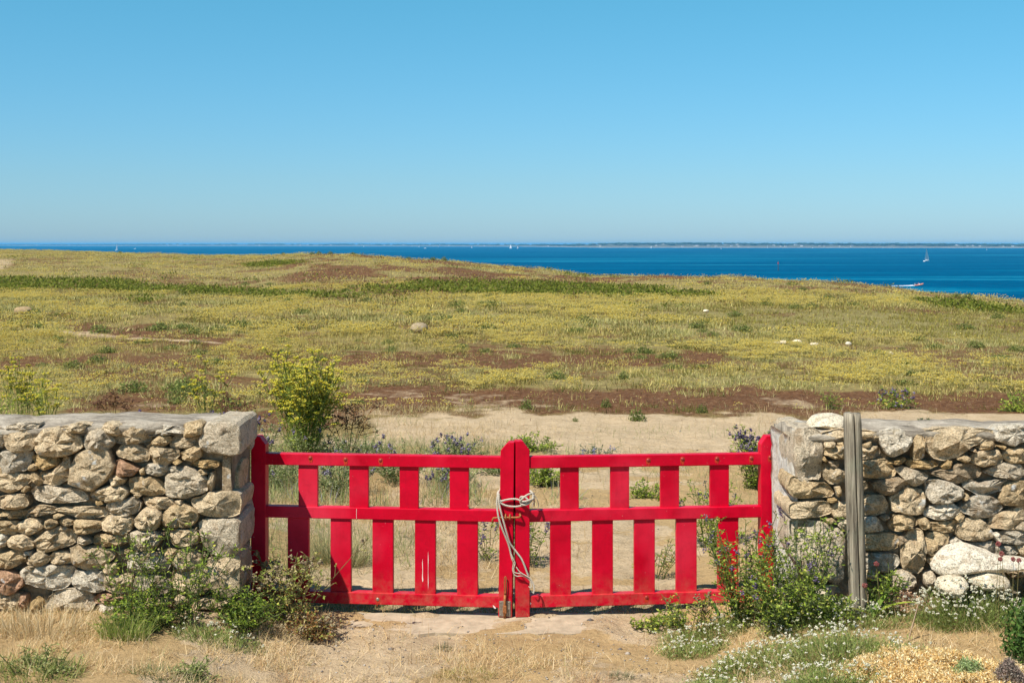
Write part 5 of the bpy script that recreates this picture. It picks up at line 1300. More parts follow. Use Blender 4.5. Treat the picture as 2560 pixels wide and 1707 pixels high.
# dark bush at the right picture edge
def leafy_bush(name, label, x, y, rx, h, n, cols, wts, leaf):
    z = gz(x, y); t = thing(name, label, 'bush', (x, y, z))
    c = unit(n) * (rng.random((n, 1)) ** 0.4); c[:, 2] = np.abs(c[:, 2])
    c = c * (1 + 0.3 * np.array([mnoise.noise(Vector(tuple(q * 2.6))) for q in c])[:, None]) * np.array([[rx, rx, h]]) + np.array([[x, y, z]])
    v = Veg(); v.leaves(c, unit(n) + np.array([[0, -0.2, 0.5]]), unit(n) + np.array([[0, -0.5, 0.8]]), rng.uniform(0.7, 1.3, n) * leaf, rng.uniform(0.7, 1.2, n) * leaf * 0.5, mixcol(n, cols, wts)); v.obj('foliage', t)
    k = rng.choice(n, 60); st = Veg(); st.segs(np.tile([[x, y, z]], (60, 1)) + rng.normal(0, rx * 0.15, (60, 3)) * np.array([[1, 1, 0]]), c[k], 0.004, 0.002, jit((0.12, 0.1, 0.05), 60)); st.obj('stems', t)
leafy_bush('dark_bush', 'dark glossy green bush at the right picture edge below the pale slab', 2.13, 5.16, 0.15, 0.24, 3000, [(0.05, 0.10, 0.02), (0.08, 0.15, 0.03), (0.13, 0.2, 0.04), (0.03, 0.06, 0.015)], [4, 4, 2, 2], 0.022)

# white alyssum cushions
def alyssum(label, x, y, rx, ry, h, n, nf, greens=None, group='white alyssum cushions at the right'):
    zc_ = gz(x, y); t = thing('white_flower_cushion', label, 'flowers', (x, y, zc_), group)
    r = np.sqrt(rng.random(n)); a = rng.uniform(0, 6.28, n)
    lob = lambda a_: 0.62 + 0.75 * fbm(1.3 * np.cos(a_) + x * 9 + 5, 1.3 * np.sin(a_) + y * 9, 93, 3) + 0.2 * rng.random(len(a_)) ** 3
    lb = lob(a); bx_ = x + rx * r * lb * np.cos(a); by_ = y + ry * r * lb * np.sin(a); bz_ = terrain(bx_, by_)
    hh = h * (1 - 0.65 * r ** 2) * rng.uniform(0.5, 1.1, n)
    v = Veg()
    v.blades(np.stack([bx_, by_, bz_], 1), a + rng.normal(0, 0.8, n), np.abs(rng.normal(0.25, 0.25, n)) + 0.4 * r, hh, 0.0035, mixcol(n, greens or [(0.26, 0.32, 0.08), (0.34, 0.38, 0.13), (0.16, 0.22, 0.05), (0.48, 0.38, 0.17)], [4, 3, 3, 1.6]))
    m_ = n // 2
    lc = np.stack([bx_, by_, bz_], 1)[:m_] + np.stack([np.zeros(m_), np.zeros(m_), hh[:m_] * rng.uniform(0.2, 1.0, m_)], 1) + rng.normal(0, 0.012, (m_, 3)) * np.array([[1, 1, 0.3]])
    v.leaves(lc, unit(m_) + np.array([[0, 0, 0.8]]), unit(m_), 0.016, 0.0045, mixcol(m_, [(0.29, 0.35, 0.10), (0.21, 0.28, 0.06), (0.38, 0.41, 0.18)], [3, 3, 2]))
    v.obj('foliage', t)
    nf = int(nf * 1.9); r = np.sqrt(rng.random(nf)); a = rng.uniform(0, 6.28, nf); lb = lob(a); fx = x + rx * r * lb * np.cos(a); fy = y + ry * r * lb * np.sin(a); fz = terrain(fx, fy) + h * (1 - 0.65 * r ** 2) * rng.uniform(0.75, 1.15, nf)
    C = np.repeat(np.stack([fx, fy, fz], 1), 9, 0) + rng.normal(0, 0.0042, (nf * 9, 3)) * np.array([[0.7, 0.7, 0.5]])
    f = Veg(); f.heads(C, rng.uniform(0.0022, 0.004, len(C)), mixcol(len(C), [(0.82, 0.78, 0.62), (0.72, 0.68, 0.52), (0.52, 0.52, 0.34)], [5, 3, 1])); f.obj('flowers', t)
def cushion(label, px, py, wpx, h, n, nf, ry=0.13):
    x, y = on_ground(px, py); alyssum(label, float(x), float(y), wpx * y / F * 0.5, ry, h, n, nf)
cushion('white flowered cushion before the timber post, left of the dry peach stonecrop', 2080, 1560, 330, 0.10, 2200, 100)
cushion('wide thin cushion of white flowers below the lucerne at the right gate end', 1800, 1580, 300, 0.08, 1900, 60)
cushion('greener white flowered cushion at the bottom middle of the right flower patch', 2110, 1640, 330, 0.12, 2600, 60, 0.16)
cushion('scattered white flowers at the bottom edge of the picture right of the path', 1880, 1665, 300, 0.08, 1900, 60, 0.15)
cushion('lowest cushion of white flowers on the bottom edge, left of the golden mat', 2040, 1730, 360, 0.10, 2200, 50, 0.15)
cushion('weedy cushion with sparse white flowers at the bottom right side of the sandy path', 1760, 1740, 220, 0.07, 1100, 18)
cushion('weedy cushion with sparse white flowers at the right side of the sandy path', 1730, 1640, 180, 0.06, 900, 20, 0.1)
cushion('dense white flowered cushion beneath the cream boulder at far right', 2420, 1560, 300, 0.19, 2600, 170)
cushion('white flowered cushion leaning against the dark bush at far right', 2500, 1500, 240, 0.27, 2200, 60)
alyssum('small cushion of white flowers below the weeds at the left wall corner', -1.30, 5.58, 0.2, 0.08, 0.09, 700, 16, None, None)

# strap leaves and drumstick flowers
def strap(label, x, y, leaves):
    z = gz(x, y); t = thing('strap_leaf_plant', label, 'plant', (x, y, z))
    for az, ln, h, wd, colr in leaves:
        bm = bmesh.new(); rows = []
        for k in range(11):
            q = k / 10; an = 0.25 + ln * q * 1.7
            rr = h * q * math.sin(min(an, 1.5)); zz = h * (q - 0.52 * ln * q * q)
            ww = wd * math.sin(math.pi * min(1, 0.25 + 0.75 * q)) * 0.5 + 0.001
            p = Vector((x + rr * math.cos(az), y + rr * math.sin(az), z + zz)); sd_ = Vector((-math.sin(az), math.cos(az), 0))
            rows.append([bm.verts.new(p - sd_ * ww + Vector((0, 0, ww * 0.3))), bm.verts.new(p), bm.verts.new(p + sd_ * ww + Vector((0, 0, ww * 0.3)))])
        for a, b_ in zip(rows, rows[1:]):
            bm.faces.new((a[0], a[1], b_[1], b_[0])); bm.faces.new((a[1], a[2], b_[2], b_[1]))
        o_ = bm_obj('leaf', bm, M_FOL, t, smooth=True)
        ca = o_.data.color_attributes.new('Col', 'FLOAT_COLOR', 'POINT')
        ca.data.foreach_set('color', np.tile(np.array([*colr, 1.0], np.float32), len(o_.data.vertices)))
strap('broad yellow-green strap leaves arching beside the foot of the timber post', 1.60, 5.68, [(R(-12), 1.0, 0.19, 0.032, (0.36, 0.42, 0.06)), (R(25), 0.35, 0.17, 0.03, (0.2, 0.3, 0.05)), (R(160), 0.6, 0.15, 0.028, (0.12, 0.2, 0.04)), (R(80), 0.5, 0.14, 0.03, (0.1, 0.17, 0.04)), (R(200), 0.9, 0.12, 0.026, (0.3, 0.3, 0.06))])
strap('long yellowing blades lying before the lower corner of the right gate leaf', 0.98, 5.98, [(R(10), 0.9, 0.2, 0.014, (0.5, 0.36, 0.1)), (R(170), 0.8, 0.16, 0.013, (0.32, 0.36, 0.08)), (R(-20), 1.1, 0.2, 0.012, (0.55, 0.4, 0.14)), (R(120), 0.4, 0.16, 0.02, (0.08, 0.16, 0.03))])
def drumstick(label, px, py, Y, r=0.0115, bx=None, col=((0.42, 0.13, 0.11), (0.5, 0.2, 0.17), (0.34, 0.09, 0.09))):
    hd = ray(px, py, Y); x0 = hd.x + (bx if bx is not None else rnd.uniform(-0.02, 0.02)); z0 = gz(x0, Y)
    t = thing('drumstick_flower', label, 'flower', (x0, Y, z0), 'pink drumstick flowers at the right wall')
    P = [Vector((x0, Y, z0)), Vector((x0 + 0.3 * (hd.x - x0), Y, z0 + 0.4 * (hd.z - z0))), Vector((x0 + 0.8 * (hd.x - x0), Y, z0 + 0.8 * (hd.z - z0))), hd]
    v = Veg(); v.segs([tuple(p) for p in P[:-1]], [tuple(p) for p in P[1:]], 0.0014, 0.0012, np.tile([[0.32, 0.26, 0.1]], (3, 1))); v.obj('stem', t)
    c = unit(90) * r * rng.uniform(0.75, 1.0, (90, 1)) + np.array([tuple(hd)]); f = Veg(); f.heads(c, 0.0026, mixcol(90, list(col), [1, 1, 1])); f.obj('flower_head', t)
drumstick('pink drumstick flower just right of the timber post against the wall', 2191, 1409, 5.62, bx=0.02)
drumstick('pink drumstick flower touching the foot of the timber post', 2162, 1463, 5.62, bx=0.03)
drumstick('highest pink drumstick flower in front of the wall at far right', 2496, 1359, 5.55)
drumstick('second highest pink drumstick flower at far right above the slab', 2504.5, 1384, 5.55)
drumstick('leftmost of the three small drumstick flowers before the slab end', 2501, 1397, 5.5, 0.009)
drumstick('middle one of the three small drumstick flowers before the slab end', 2533, 1397, 5.5, 0.009)
drumstick('rightmost of the three small drumstick flowers before the slab end', 2547, 1400, 5.5, 0.010)
drumstick('egg shaped pink flower above the dry yellow stonecrop', 2416, 1647, 5.32, 0.0125)
drumstick('egg shaped pink flower right of the other one above the dry stonecrop', 2471, 1660, 5.32, 0.013)

# dry stonecrop mats
def stonecrop(label, x, y, rx, ry, h, n, cols, wts, r=0.0065):
    z = gz(x, y); t = thing('dry_stonecrop', label, 'plant', (x, y, z), None)
    rr = np.sqrt(rng.random(n)); a = rng.uniform(0, 6.28, n); lb = 0.6 + 0.8 * fbm(1.5 * np.cos(a) + x * 7, 1.5 * np.sin(a) + y * 7, 95, 3) + 0.25 * rng.random(n) ** 3; bx_ = x + rx * rr * lb * np.cos(a); by_ = y + ry * rr * lb * np.sin(a)
    top = terrain(bx_, by_) + h * (1 - 0.8 * rr ** 2) * (0.25 + 1.3 * fbm(bx_ * 18, by_ * 18, 91, 2))
    c = np.stack([bx_, by_, top], 1)
    f = Veg(); c2 = np.repeat(c, 5, 0) + rng.normal(0, 0.006, (n * 5, 3)); f.leaves(c2, unit(n * 5) + np.array([[0, -0.2, 0.8]]), unit(n * 5), rng.uniform(0.007, 0.017, n * 5), rng.uniform(0.003, 0.006, n * 5), mixcol(n * 5, cols, wts)); f.obj('rosettes', t)
    st = Veg(); k = rng.choice(n, n // 6); b0 = c[k].copy(); b0[:, 2] -= h * 0.7; st.segs(b0, c[k], 0.0018, 0.0014, jit((0.4, 0.24, 0.12), len(k))); st.obj('stems', t)
SAND_C = [(0.88, 0.70, 0.36), (0.82, 0.58, 0.24), (0.92, 0.80, 0.52), (0.62, 0.38, 0.14)]
def crop_at(label, px, py, wpx, ry, h, n, cols, wts):
    x, y = on_ground(px, py); stonecrop(label, float(x), float(y), wpx * y / F * 0.5, ry, h, n, cols, wts)
crop_at('dry golden mat of stonecrop at the bottom right corner of the ground', 2340, 1690, 420, 0.20, 0.06, 5200, SAND_C, [4, 4, 3, 2])
crop_at('dry peach coloured stonecrop clump between the post and the cream boulder', 2265, 1535, 120, 0.06, 0.07, 1000, [(0.80, 0.58, 0.40), (0.70, 0.44, 0.26), (0.84, 0.68, 0.52), (0.46, 0.25, 0.14)], [4, 3, 3, 2])
crop_at('browner dry stonecrop clump right of the peach one', 2360, 1535, 110, 0.06, 0.05, 700, [(0.5, 0.32, 0.19), (0.6, 0.4, 0.25), (0.34, 0.2, 0.12)], [3, 3, 2])
crop_at('small pale green stonecrop rosettes at the bottom right among the dry mat', 2415, 1712, 70, 0.05, 0.09, 460, [(0.40, 0.48, 0.2), (0.48, 0.54, 0.28), (0.28, 0.36, 0.13)], [3, 2, 2])
crop_at('dull mauve grey cushion in the bottom right corner', 2525, 1715, 90, 0.05, 0.07, 500, [(0.3, 0.22, 0.18), (0.22, 0.18, 0.14), (0.36, 0.3, 0.24)], [3, 2, 2])
# tall dry stalk
st0 = ray(2264, 1625, 5.42); st1 = ray(2296, 1508, 5.42)
t = thing('dry_stalk', 'single tall pale dry stalk standing between the white flower cushions', 'plant', (st0.x, 5.42, gz(st0.x, 5.42)))
v = Veg(); v.segs([(st0.x - 0.004, 5.42, gz(st0.x, 5.42)), tuple(st0), tuple(st0.lerp(st1, 0.5))], [tuple(st0), tuple(st0.lerp(st1, 0.5)), tuple(st1)], 0.0042, 0.003, np.tile([[0.6, 0.45, 0.3]], (3, 1))); v.obj('stem', t)
c = np.array([tuple(st0)]) + rng.normal(0, 0.008, (40, 3)); v = Veg(); v.leaves(c, unit(40), unit(40), 0.03, 0.007, mixcol(40, [(0.5, 0.33, 0.2), (0.3, 0.18, 0.12)], [2, 1])); v.obj('withered_leaves', t)

# grass tufts
def tuft(name, label, x, y, n, h, spread, cols, wts, lean=0.3, group=None, w_=0.004):
    t0 = gz(x, y); a = rng.uniform(0, 6.28, n); r = spread * np.sqrt(rng.random(n)); bx_ = x + r * np.cos(a); by_ = y + 0.6 * r * np.sin(a)
    v = Veg(); v.blades(np.stack([bx_, by_, terrain(bx_, by_) - 0.004], 1), a + rng.normal(0, 0.6, n), np.abs(rng.normal(lean, 0.22, n)), h * rng.uniform(0.5, 1.1, n), w_, mixcol(n, cols, wts), 0.9, seg=3)
    o_ = v.obj(name, None, (x, y, t0)); return tag(o_, label, 'grass', group)
GG = [(0.24, 0.30, 0.06), (0.32, 0.36, 0.09), (0.17, 0.23, 0.05), (0.46, 0.4, 0.17)]
tuft('grass_tuft', 'upright green grass tuft in front of the left wall weeds', -1.66, 5.50, 420, 0.15, 0.1, GG, [4, 4, 2, 1])
tuft('grass_tuft', 'pale dry grass tuft against the base of the left wall at the picture edge', -2.05, 5.58, 420, 0.14, 0.22, [(0.6, 0.47, 0.26), (0.68, 0.56, 0.35), (0.5, 0.36, 0.18)], [3, 3, 2])
tuft('grass_tuft', 'grey-green weedy grass in the bottom left corner', -1.90, 5.02, 520, 0.10, 0.22, [(0.26, 0.31, 0.08), (0.36, 0.39, 0.12), (0.17, 0.22, 0.05), (0.46, 0.39, 0.18)], [3, 3, 2, 2], 0.5)
tuft('grass_tuft', 'low grey-green grass between the left corner and the sandy path', -1.36, 5.06, 420, 0.06, 0.15, [(0.2, 0.22, 0.09), (0.27, 0.27, 0.12), (0.15, 0.18, 0.06)], [3, 3, 2], 0.6)
tuft('grass_tuft', 'low yellow-green grass cushion in the middle of the sandy path', -0.20, 5.42, 420, 0.05, 0.13, [(0.36, 0.31, 0.09), (0.28, 0.26, 0.07), (0.48, 0.36, 0.15)], [3, 3, 2], 0.7, w_=0.003)
tuft('grass_tuft', 'small dark green tuft in front of the threshold', -0.31, 5.80, 110, 0.04, 0.04, [(0.14, 0.15, 0.07), (0.24, 0.2, 0.1)], [3, 2], 0.4, w_=0.003)
tuft('grass_tuft', 'thin reddish dry stems at the bottom of the sandy path, left side', -0.86, 5.24, 60, 0.12, 0.09, [(0.5, 0.3, 0.16), (0.4, 0.22, 0.1)], [1, 1], 0.45, w_=0.002)
tuft('grass_tuft', 'thin reddish dry stems at the bottom of the path, right of its middle', 0.34, 5.28, 90, 0.12, 0.08, [(0.48, 0.3, 0.15), (0.38, 0.2, 0.1)], [1, 1], 0.5, w_=0.002)
tuft('grass_tuft', 'small grey-green tuft at the right edge of the sandy path', 0.46, 5.38, 130, 0.05, 0.05, [(0.2, 0.2, 0.1), (0.3, 0.26, 0.14)], [1, 1], 0.5, w_=0.003)
tuft('grass_tuft', 'tall pale green grass tuft behind the third lower slat of the left leaf', -0.98, 7.3, 420, 0.26, 0.16, [(0.36, 0.34, 0.16), (0.5, 0.42, 0.22), (0.28, 0.29, 0.12)], [3, 3, 2])

# ---- stuff: straw and sparse grass over the banks, behind the gate
def scatter(n, x0, x1, y0, y1):
    x = rng.uniform(x0, x1, n); y = y0 + (y1 - y0) * rng.random(n); return x, y
v = Veg()
x, y = scatter(150000, -2.5, 2.6, 5.0, 6.3)
dn = fbm(x * 1.9, y * 2.4, 71); dn2 = fbm(x * 7, y * 7, 73)
left = sstep(0.55, 1.1, -x); right = sstep(0.55, 0.85, x)
mid = np.exp(-((x - 0.02) / 0.42) ** 2 - ((y - 5.5) / 0.26) ** 2) * 1.0
pr = (left * 0.8 * sstep(0.33, 0.55, dn + 0.1) + right * 0.3 + 0.10 + mid * 0.8 * sstep(0.4, 0.55, dn2)) * sstep(0.38, 0.6, dn2)
pr *= 1 - 0.85 * sstep(5.98, 6.05, y) * (np.abs(x) < 0.9)
k = rng.random(len(x)) < pr
x, y = x[k], y[k]; N = len(x)
v.blades(np.stack([x, y, terrain(x, y) - 0.003], 1), rng.uniform(0, 6.28, N), np.clip(rng.normal(0.95, 0.4, N), 0.05, 1.5), rng.uniform(0.03, 0.11, N), rng.uniform(0.0015, 0.0035, N), mixcol(N, [(0.72, 0.54, 0.29), (0.64, 0.46, 0.22), (0.78, 0.63, 0.39), (0.46, 0.30, 0.15), (0.34, 0.32, 0.13)], [4, 4, 3, 1.4, 1.2]), 0.5, seg=2)
o = v.obj('dry_grass'); tag(o, 'short straw-coloured dry grass on the ground before the walls', None, None, 'stuff')
v = Veg()
x, y = scatter(270000, -3.4, 4.6, 6.34, 14.4)
dn = fbm(x * 1.2, y * 1.2, 75); dn2 = fbm(x * 5, y * 5, 76)
lf_ = sstep(0.2, -0.5, x); pr = (0.2 + 0.6 * lf_) * sstep(0.38, 0.54, dn + 0.10 * lf_) * (0.4 + 0.6 * sstep(0.4, 0.6, dn2)) * (1 - 0.6 * sstep(10.8, 12.2, y))
pr = np.maximum(pr, 0.55 * (y < 6.75) * sstep(0.35, 0.55, dn2))
k = rng.random(len(x)) < pr; x, y = x[k], y[k]; N = len(x)
hh = rng.uniform(0.05, 0.17, N) * (0.6 + 0.7 * fbm(x * 1.5, y * 1.5, 78)) * np.where(y < 6.75, 0.45, 1)
gr = (fbm(x * 0.9, y * 0.9, 79) + 0.06 * sstep(0.2, -0.5, x))[:, None]
cols = np.where(gr + rng.uniform(-0.1, 0.1, (N, 1)) > 0.56, mixcol(N, [(0.26, 0.28, 0.1), (0.36, 0.33, 0.15), (0.19, 0.22, 0.07)], [3, 3, 2]), mixcol(N, [(0.56, 0.42, 0.22), (0.48, 0.34, 0.16), (0.64, 0.51, 0.3), (0.38, 0.25, 0.12)], [4, 4, 3, 1.5]))
v.blades(np.stack([x, y, terrain(x, y) - 0.003], 1), rng.uniform(0, 6.28, N), np.clip(rng.normal(0.7, 0.4, N), 0.05, 1.5), hh, rng.uniform(0.002, 0.0045, N), cols, 0.6, seg=2)
x, y = scatter(9000, -1.25, 1.3, 6.34, 6.62); N = len(x)
v.blades(np.stack([x, y, terrain(x, y) - 0.003], 1), rng.uniform(0, 6.28, N), np.clip(rng.normal(0.7, 0.4, N), 0.05, 1.5), rng.uniform(0.015, 0.05, N), rng.uniform(0.002, 0.004, N), mixcol(N, [(0.2, 0.24, 0.07), (0.3, 0.3, 0.1), (0.5, 0.38, 0.2), (0.14, 0.16, 0.05)], [3, 3, 2, 2]), 0.6, seg=2)
x = rng.uniform(-2.6, 0.5, 16000); y = rng.uniform(8.9, 11.4, 16000); k = rng.random(16000) < sstep(0.42, 0.6, fbm(x * 2.2, y * 1.6, 99)) * (1 - 0.7 * sstep(-0.4, 0.4, x)); x, y = x[k], y[k]; N = len(x)
v.blades(np.stack([x, y, terrain(x, y) - 0.003], 1), rng.uniform(0, 6.28, N), np.clip(rng.normal(0.5, 0.35, N), 0.05, 1.5), rng.uniform(0.06, 0.2, N), rng.uniform(0.004, 0.008, N), mixcol(N, [(0.26, 0.30, 0.10), (0.34, 0.37, 0.15), (0.19, 0.23, 0.07), (0.44, 0.4, 0.2), (0.3, 0.27, 0.3)], [4, 4, 3, 2, 1]), 0.6, seg=2)
o = v.obj('dry_meadow_grass'); tag(o, 'dry and pale green grass behind the gate', None, None, 'stuff')
# pebbles
v = Veg(); x, y = scatter(900, -1.3, 1.3, 5.1, 6.35); x2, y2 = scatter(900, -2, 3, 6.5, 12.5); x = np.concatenate([x, x2]); y = np.concatenate([y, y2]); N = len(x)
v.heads(np.stack([x, y, terrain(x, y) + 0.001], 1), rng.uniform(0.002, 0.008, N) * (1 + (rng.random(N) < 0.04) * 1.4), mixcol(N, [(0.5, 0.42, 0.33), (0.34, 0.29, 0.24), (0.62, 0.56, 0.48), (0.2, 0.17, 0.15)], [3, 3, 2, 2]), 0.5)
o = v.obj('pebbles'); tag(o, 'small pebbles strewn over the sand', None, None, 'stuff')

# ---- stuff: the flowering heath
def heath_points(n, y0, y1, pw=1.0):
    y = y0 * (y1 / y0) ** rng.random(n) if pw == 0 else np.sqrt(y0 ** 2 + (y1 ** 2 - y0 ** 2) * rng.random(n))
    x = rng.uniform(-0.47, 0.47, n) * y
    z = terrain(x, y); return x, y, z
def heath(n, y0, y1, sp, nl, leafw, leafh, nf, fr, zfac=1.0):
    x, y, z = heath_points(n, y0, y1)
    s, m, b_, f, ol, px, py = zones(x, y, z)
    cl = 0.12 + 0.9 * sstep(0.38, 0.58, fbm(x * 1.5, y * 1.1, 81, 3))
    keep = rng.random(n) < np.clip((f * 1.25 - 0.12) * cl * 1.5 + 0.06 * (1 - s), 0, 1) * (1 - s) * (1 - 0.9 * b_) * (z > -6)
    x, y, z, f, ol, px = x[keep], y[keep], z[keep], f[keep], ol[keep], px[keep]; N = len(x)
    if N == 0: return None
    size = rng.uniform(0.45, 1.5, N)
    v = Veg(); tot = N * nl; idx = np.repeat(np.arange(N), nl)
    rr = sp * size[idx] * np.sqrt(rng.random(tot)); a = rng.uniform(0, 6.28, tot)
    c = np.stack([x[idx] + rr * np.cos(a), y[idx] + rr * np.sin(a), z[idx] - 0.01], 1)
    leafy = fbm(x * 0.6, y * 0.6, 83)
    base = np.where((leafy[idx] + rng.uniform(-0.12, 0.12, tot))[:, None] > 0.52, mixcol(tot, [(0.46, 0.42, 0.15), (0.58, 0.51, 0.22), (0.28, 0.265, 0.065)], [3, 3, 2]), mixcol(tot, [(0.50, 0.405, 0.12), (0.63, 0.52, 0.19), (0.30, 0.25, 0.06), (0.33, 0.185, 0.06)], [3, 3, 2, 1]))
    tone = rng.uniform(0.68, 1.45, N); dark = rng.random(N) < 0.2 + 0.3 * sstep(0.5, 0.62, fbm(x * 0.8, y * 0.5, 87, 3))
    base = base * tone[idx][:, None]
    base = np.where(dark[idx][:, None], mixcol(tot, [(0.130, 0.130, 0.023), (0.190, 0.170, 0.033), (0.160, 0.100, 0.026), (0.100, 0.120, 0.020)], [3, 3, 2, 2]), base)
    olm = (ol[idx][:, None] > rng.random((tot, 1)))
    base = np.where(olm, mixcol(tot, [(0.280, 0.250, 0.053), (0.340, 0.290, 0.066), (0.220, 0.160, 0.040)], [3, 2, 2]), base)
    v.blades(c, a + rng.normal(0, 0.5, tot), np.abs(rng.normal(0.5, 0.35, tot)), leafh * size[idx] * rng.uniform(0.6, 1.15, tot), leafw, base, 0.5, seg=1)
    yel = (fbm(x * 0.45 + 9, y * 0.45, 85) + 0.25 * (f - 0.5) - 0.25 * ol)
    nfl = np.round(nf * np.clip((yel - 0.44) * 5.5, 0.05, 1.5) * rng.uniform(0.3, 1.5, N) * (~dark)).astype(int)
    idf = np.repeat(np.arange(N), nfl); M = len(idf)
    if M:
        rr = sp * size[idf] * np.sqrt(rng.random(M)); a = rng.uniform(0, 6.28, M)
        c = np.stack([x[idf] + rr * np.cos(a), y[idf] + rr * np.sin(a), z[idf] + leafh * size[idf] * rng.uniform(0.8, 1.12, M)], 1)
        v.heads(c, rng.uniform(0.7, 1.3, M) * fr, mixcol(M, [(0.62, 0.48, 0.08), (0.60, 0.51, 0.17), (0.50, 0.44, 0.16), (0.66, 0.55, 0.17)], [4, 3, 3, 2]) * (0.75 + 0.35 * tone[idf][:, None] / 1.0), 0.55)
    return v
for i, args in enumerate(((17000, 13.5, 26, 0.11, 22, 0.009, 0.085, 30, 0.0095), (38000, 25, 48, 0.18, 12, 0.018, 0.11, 11, 0.016), (70000, 47, 156, 0.32, 8, 0.032, 0.10, 5.2, 0.026))):
    v = heath(*args)
    o = v.obj('flowering_heath'); tag(o, ['near', 'middle', 'far'][i] + ' cover of grey-green everlasting with yellow flower heads on the heath', None, None, 'stuff')
# low dry moss-like sprigs
x, y, z = heath_points(130000, 12.5, 60); s, m, b_, f, ol, px, py = zones(x, y, z)
k = rng.random(len(x)) < np.clip(m + 0.25 * ol, 0, 1) * 0.75 * (1 - s * 0.8); x, y, z = x[k], y[k], z[k]; N = len(x)
v = Veg(); sc = np.clip(y / 16, 1, 3)
v.blades(np.stack([x, y, z - 0.005], 1), rng.uniform(0, 6.28, N), np.abs(rng.normal(0.5, 0.35, N)), rng.uniform(0.02, 0.07, N) * sc ** 0.5, 0.007 * sc, mixcol(N, [(0.22, 0.105, 0.05), (0.32, 0.17, 0.08), (0.13, 0.065, 0.035), (0.50, 0.37, 0.2), (0.34, 0.32, 0.14)], [4, 3, 3, 1.6, 0.8]), 0.5, seg=1)
o = v.obj('brown_moss'); tag(o, 'low rust-brown dried ground cover between the flowers', None, None, 'stuff')
# bracken bands
x, y, z = heath_points(90000, 36, 110); s, m, b_, f, ol, px, py = zones(x, y, z)
k = rng.random(len(x)) < np.clip(b_, 0, 1) * 0.6; x, y, z = x[k], y[k], z[k]; N = len(x); nl = 16
idx = np.repeat(np.arange(N), nl); tot = N * nl
c = np.stack([x[idx], y[idx], z[idx] + 0.03], 1) + rng.normal(0, 1, (tot, 3)) * np.array([[0.25, 0.25, 0.03]]); c[:, 2] += rng.uniform(0, 0.13, tot) * (0.4 + 1.2 * fbm(x * 0.8, y * 0.8, 97)[idx])
v = Veg(); v.leaves(c, unit(tot) + np.array([[0, 0, 0.35]]), unit(tot) + np.array([[0, -0.3, 1.0]]), rng.uniform(0.06, 0.15, tot), rng.uniform(0.03, 0.07, tot), mixcol(tot, [(0.13, 0.155, 0.018), (0.18, 0.20, 0.025), (0.26, 0.26, 0.045), (0.08, 0.10, 0.015), (0.2, 0.14, 0.05)], [4, 4, 2, 2, 1]))
o = v.obj('bracken'); tag(o, 'bands of dark green bracken across the heath', None, None, 'stuff')
# ------------------------------------------------------------------ boats and beacon
def sea_at(px, py):
    Y = (H - SEA_Z) * F / (py - YH); return Vector(((px - 1280) * Y / F, Y, SEA_Z))

def loft(sections):
    bm = bmesh.new(); rows = [[bm.verts.new(p) for p in s] for s in sections]
    for a, b_ in zip(rows, rows[1:]):
        n = len(a)
        for k in range(n): bm.faces.new((a[k], a[(k + 1) % n], b_[(k + 1) % n], b_[k]))
    bm.faces.new(rows[0][::-1]); bm.faces.new(rows[-1]); return bm

def mk(name, bm, mat):
    bmesh.ops.recalc_face_normals(bm, faces=bm.faces); me = bpy.data.meshes.new(name); bm.to_mesh(me); bm.free(); me.materials.append(mat); return me
def hull_bm(L, B, hgt):
    S = []
    for i in range(9):
        t = i / 8; x = -L / 2 + L * t; b_ = B / 2 * (math.sin(math.pi * min(1, 0.32 + 0.68 * t)) ** 0.7 if t < 1 else 0.02) + 0.02; sh = hgt * (0.85 + 0.3 * t * t)
        S.append([(x, -b_, sh), (x, -b_ * 0.8, 0.15), (x, 0, -0.5 + 0.35 * t), (x, b_ * 0.8, 0.15), (x, b_, sh)])
    return loft(S)
HULL = mk('hull', hull_bm(10, 3.2, 1.1), M_WHITE)
bm = bmesh.new(); tube_bm(bm, [(0.8, 0, 0.9), (0.8, 0, 15.6)], [0.09, 0.05], 6); tube_bm(bm, [(0.8, 0, 2.1), (-3.6, 0, 2.0)], 0.07, 6); MAST = mk('mast', bm, M_DARK)
def sail(P, sag):
    bm = bmesh.new(); rows = []
    for i in range(9):
        t = i / 8; a = Vector(P[0]).lerp(Vector(P[1]), t); b_ = Vector(P[2]).lerp(Vector(P[1]), t ** 0.8)
        rows.append([bm.verts.new(a.lerp(b_, k / 4) + Vector((0, sag * math.sin(math.pi * k / 4) * (1 - t), 0))) for k in range(5)])
    for a, b_ in zip(rows, rows[1:]):
        for k in range(4): bm.faces.new((a[k], a[k + 1], b_[k + 1], b_[k]))
    bmesh.ops.solidify(bm, geom=bm.faces[:], thickness=0.03); return bm
MAINS = mk('mainsail', sail([(0.7, 0, 2.2), (0.72, 0, 15.3), (-3.5, 0.4, 2.1)], 0.35), M_SAIL)
JIB = mk('jib', sail([(4.7, 0, 1.3), (0.95, 0, 14.6), (0.2, 0.7, 1.6)], 0.5), M_SAIL)
CAB = mk('cabin', loft([[(-1.5, -0.8, 1.0), (-1.5, -0.7, 1.6), (-1.5, 0.7, 1.6), (-1.5, 0.8, 1.0)], [(2.2, -0.6, 1.1), (1.8, -0.5, 1.5), (1.8, 0.5, 1.5), (2.2, 0.6, 1.1)]]), M_WHITE)
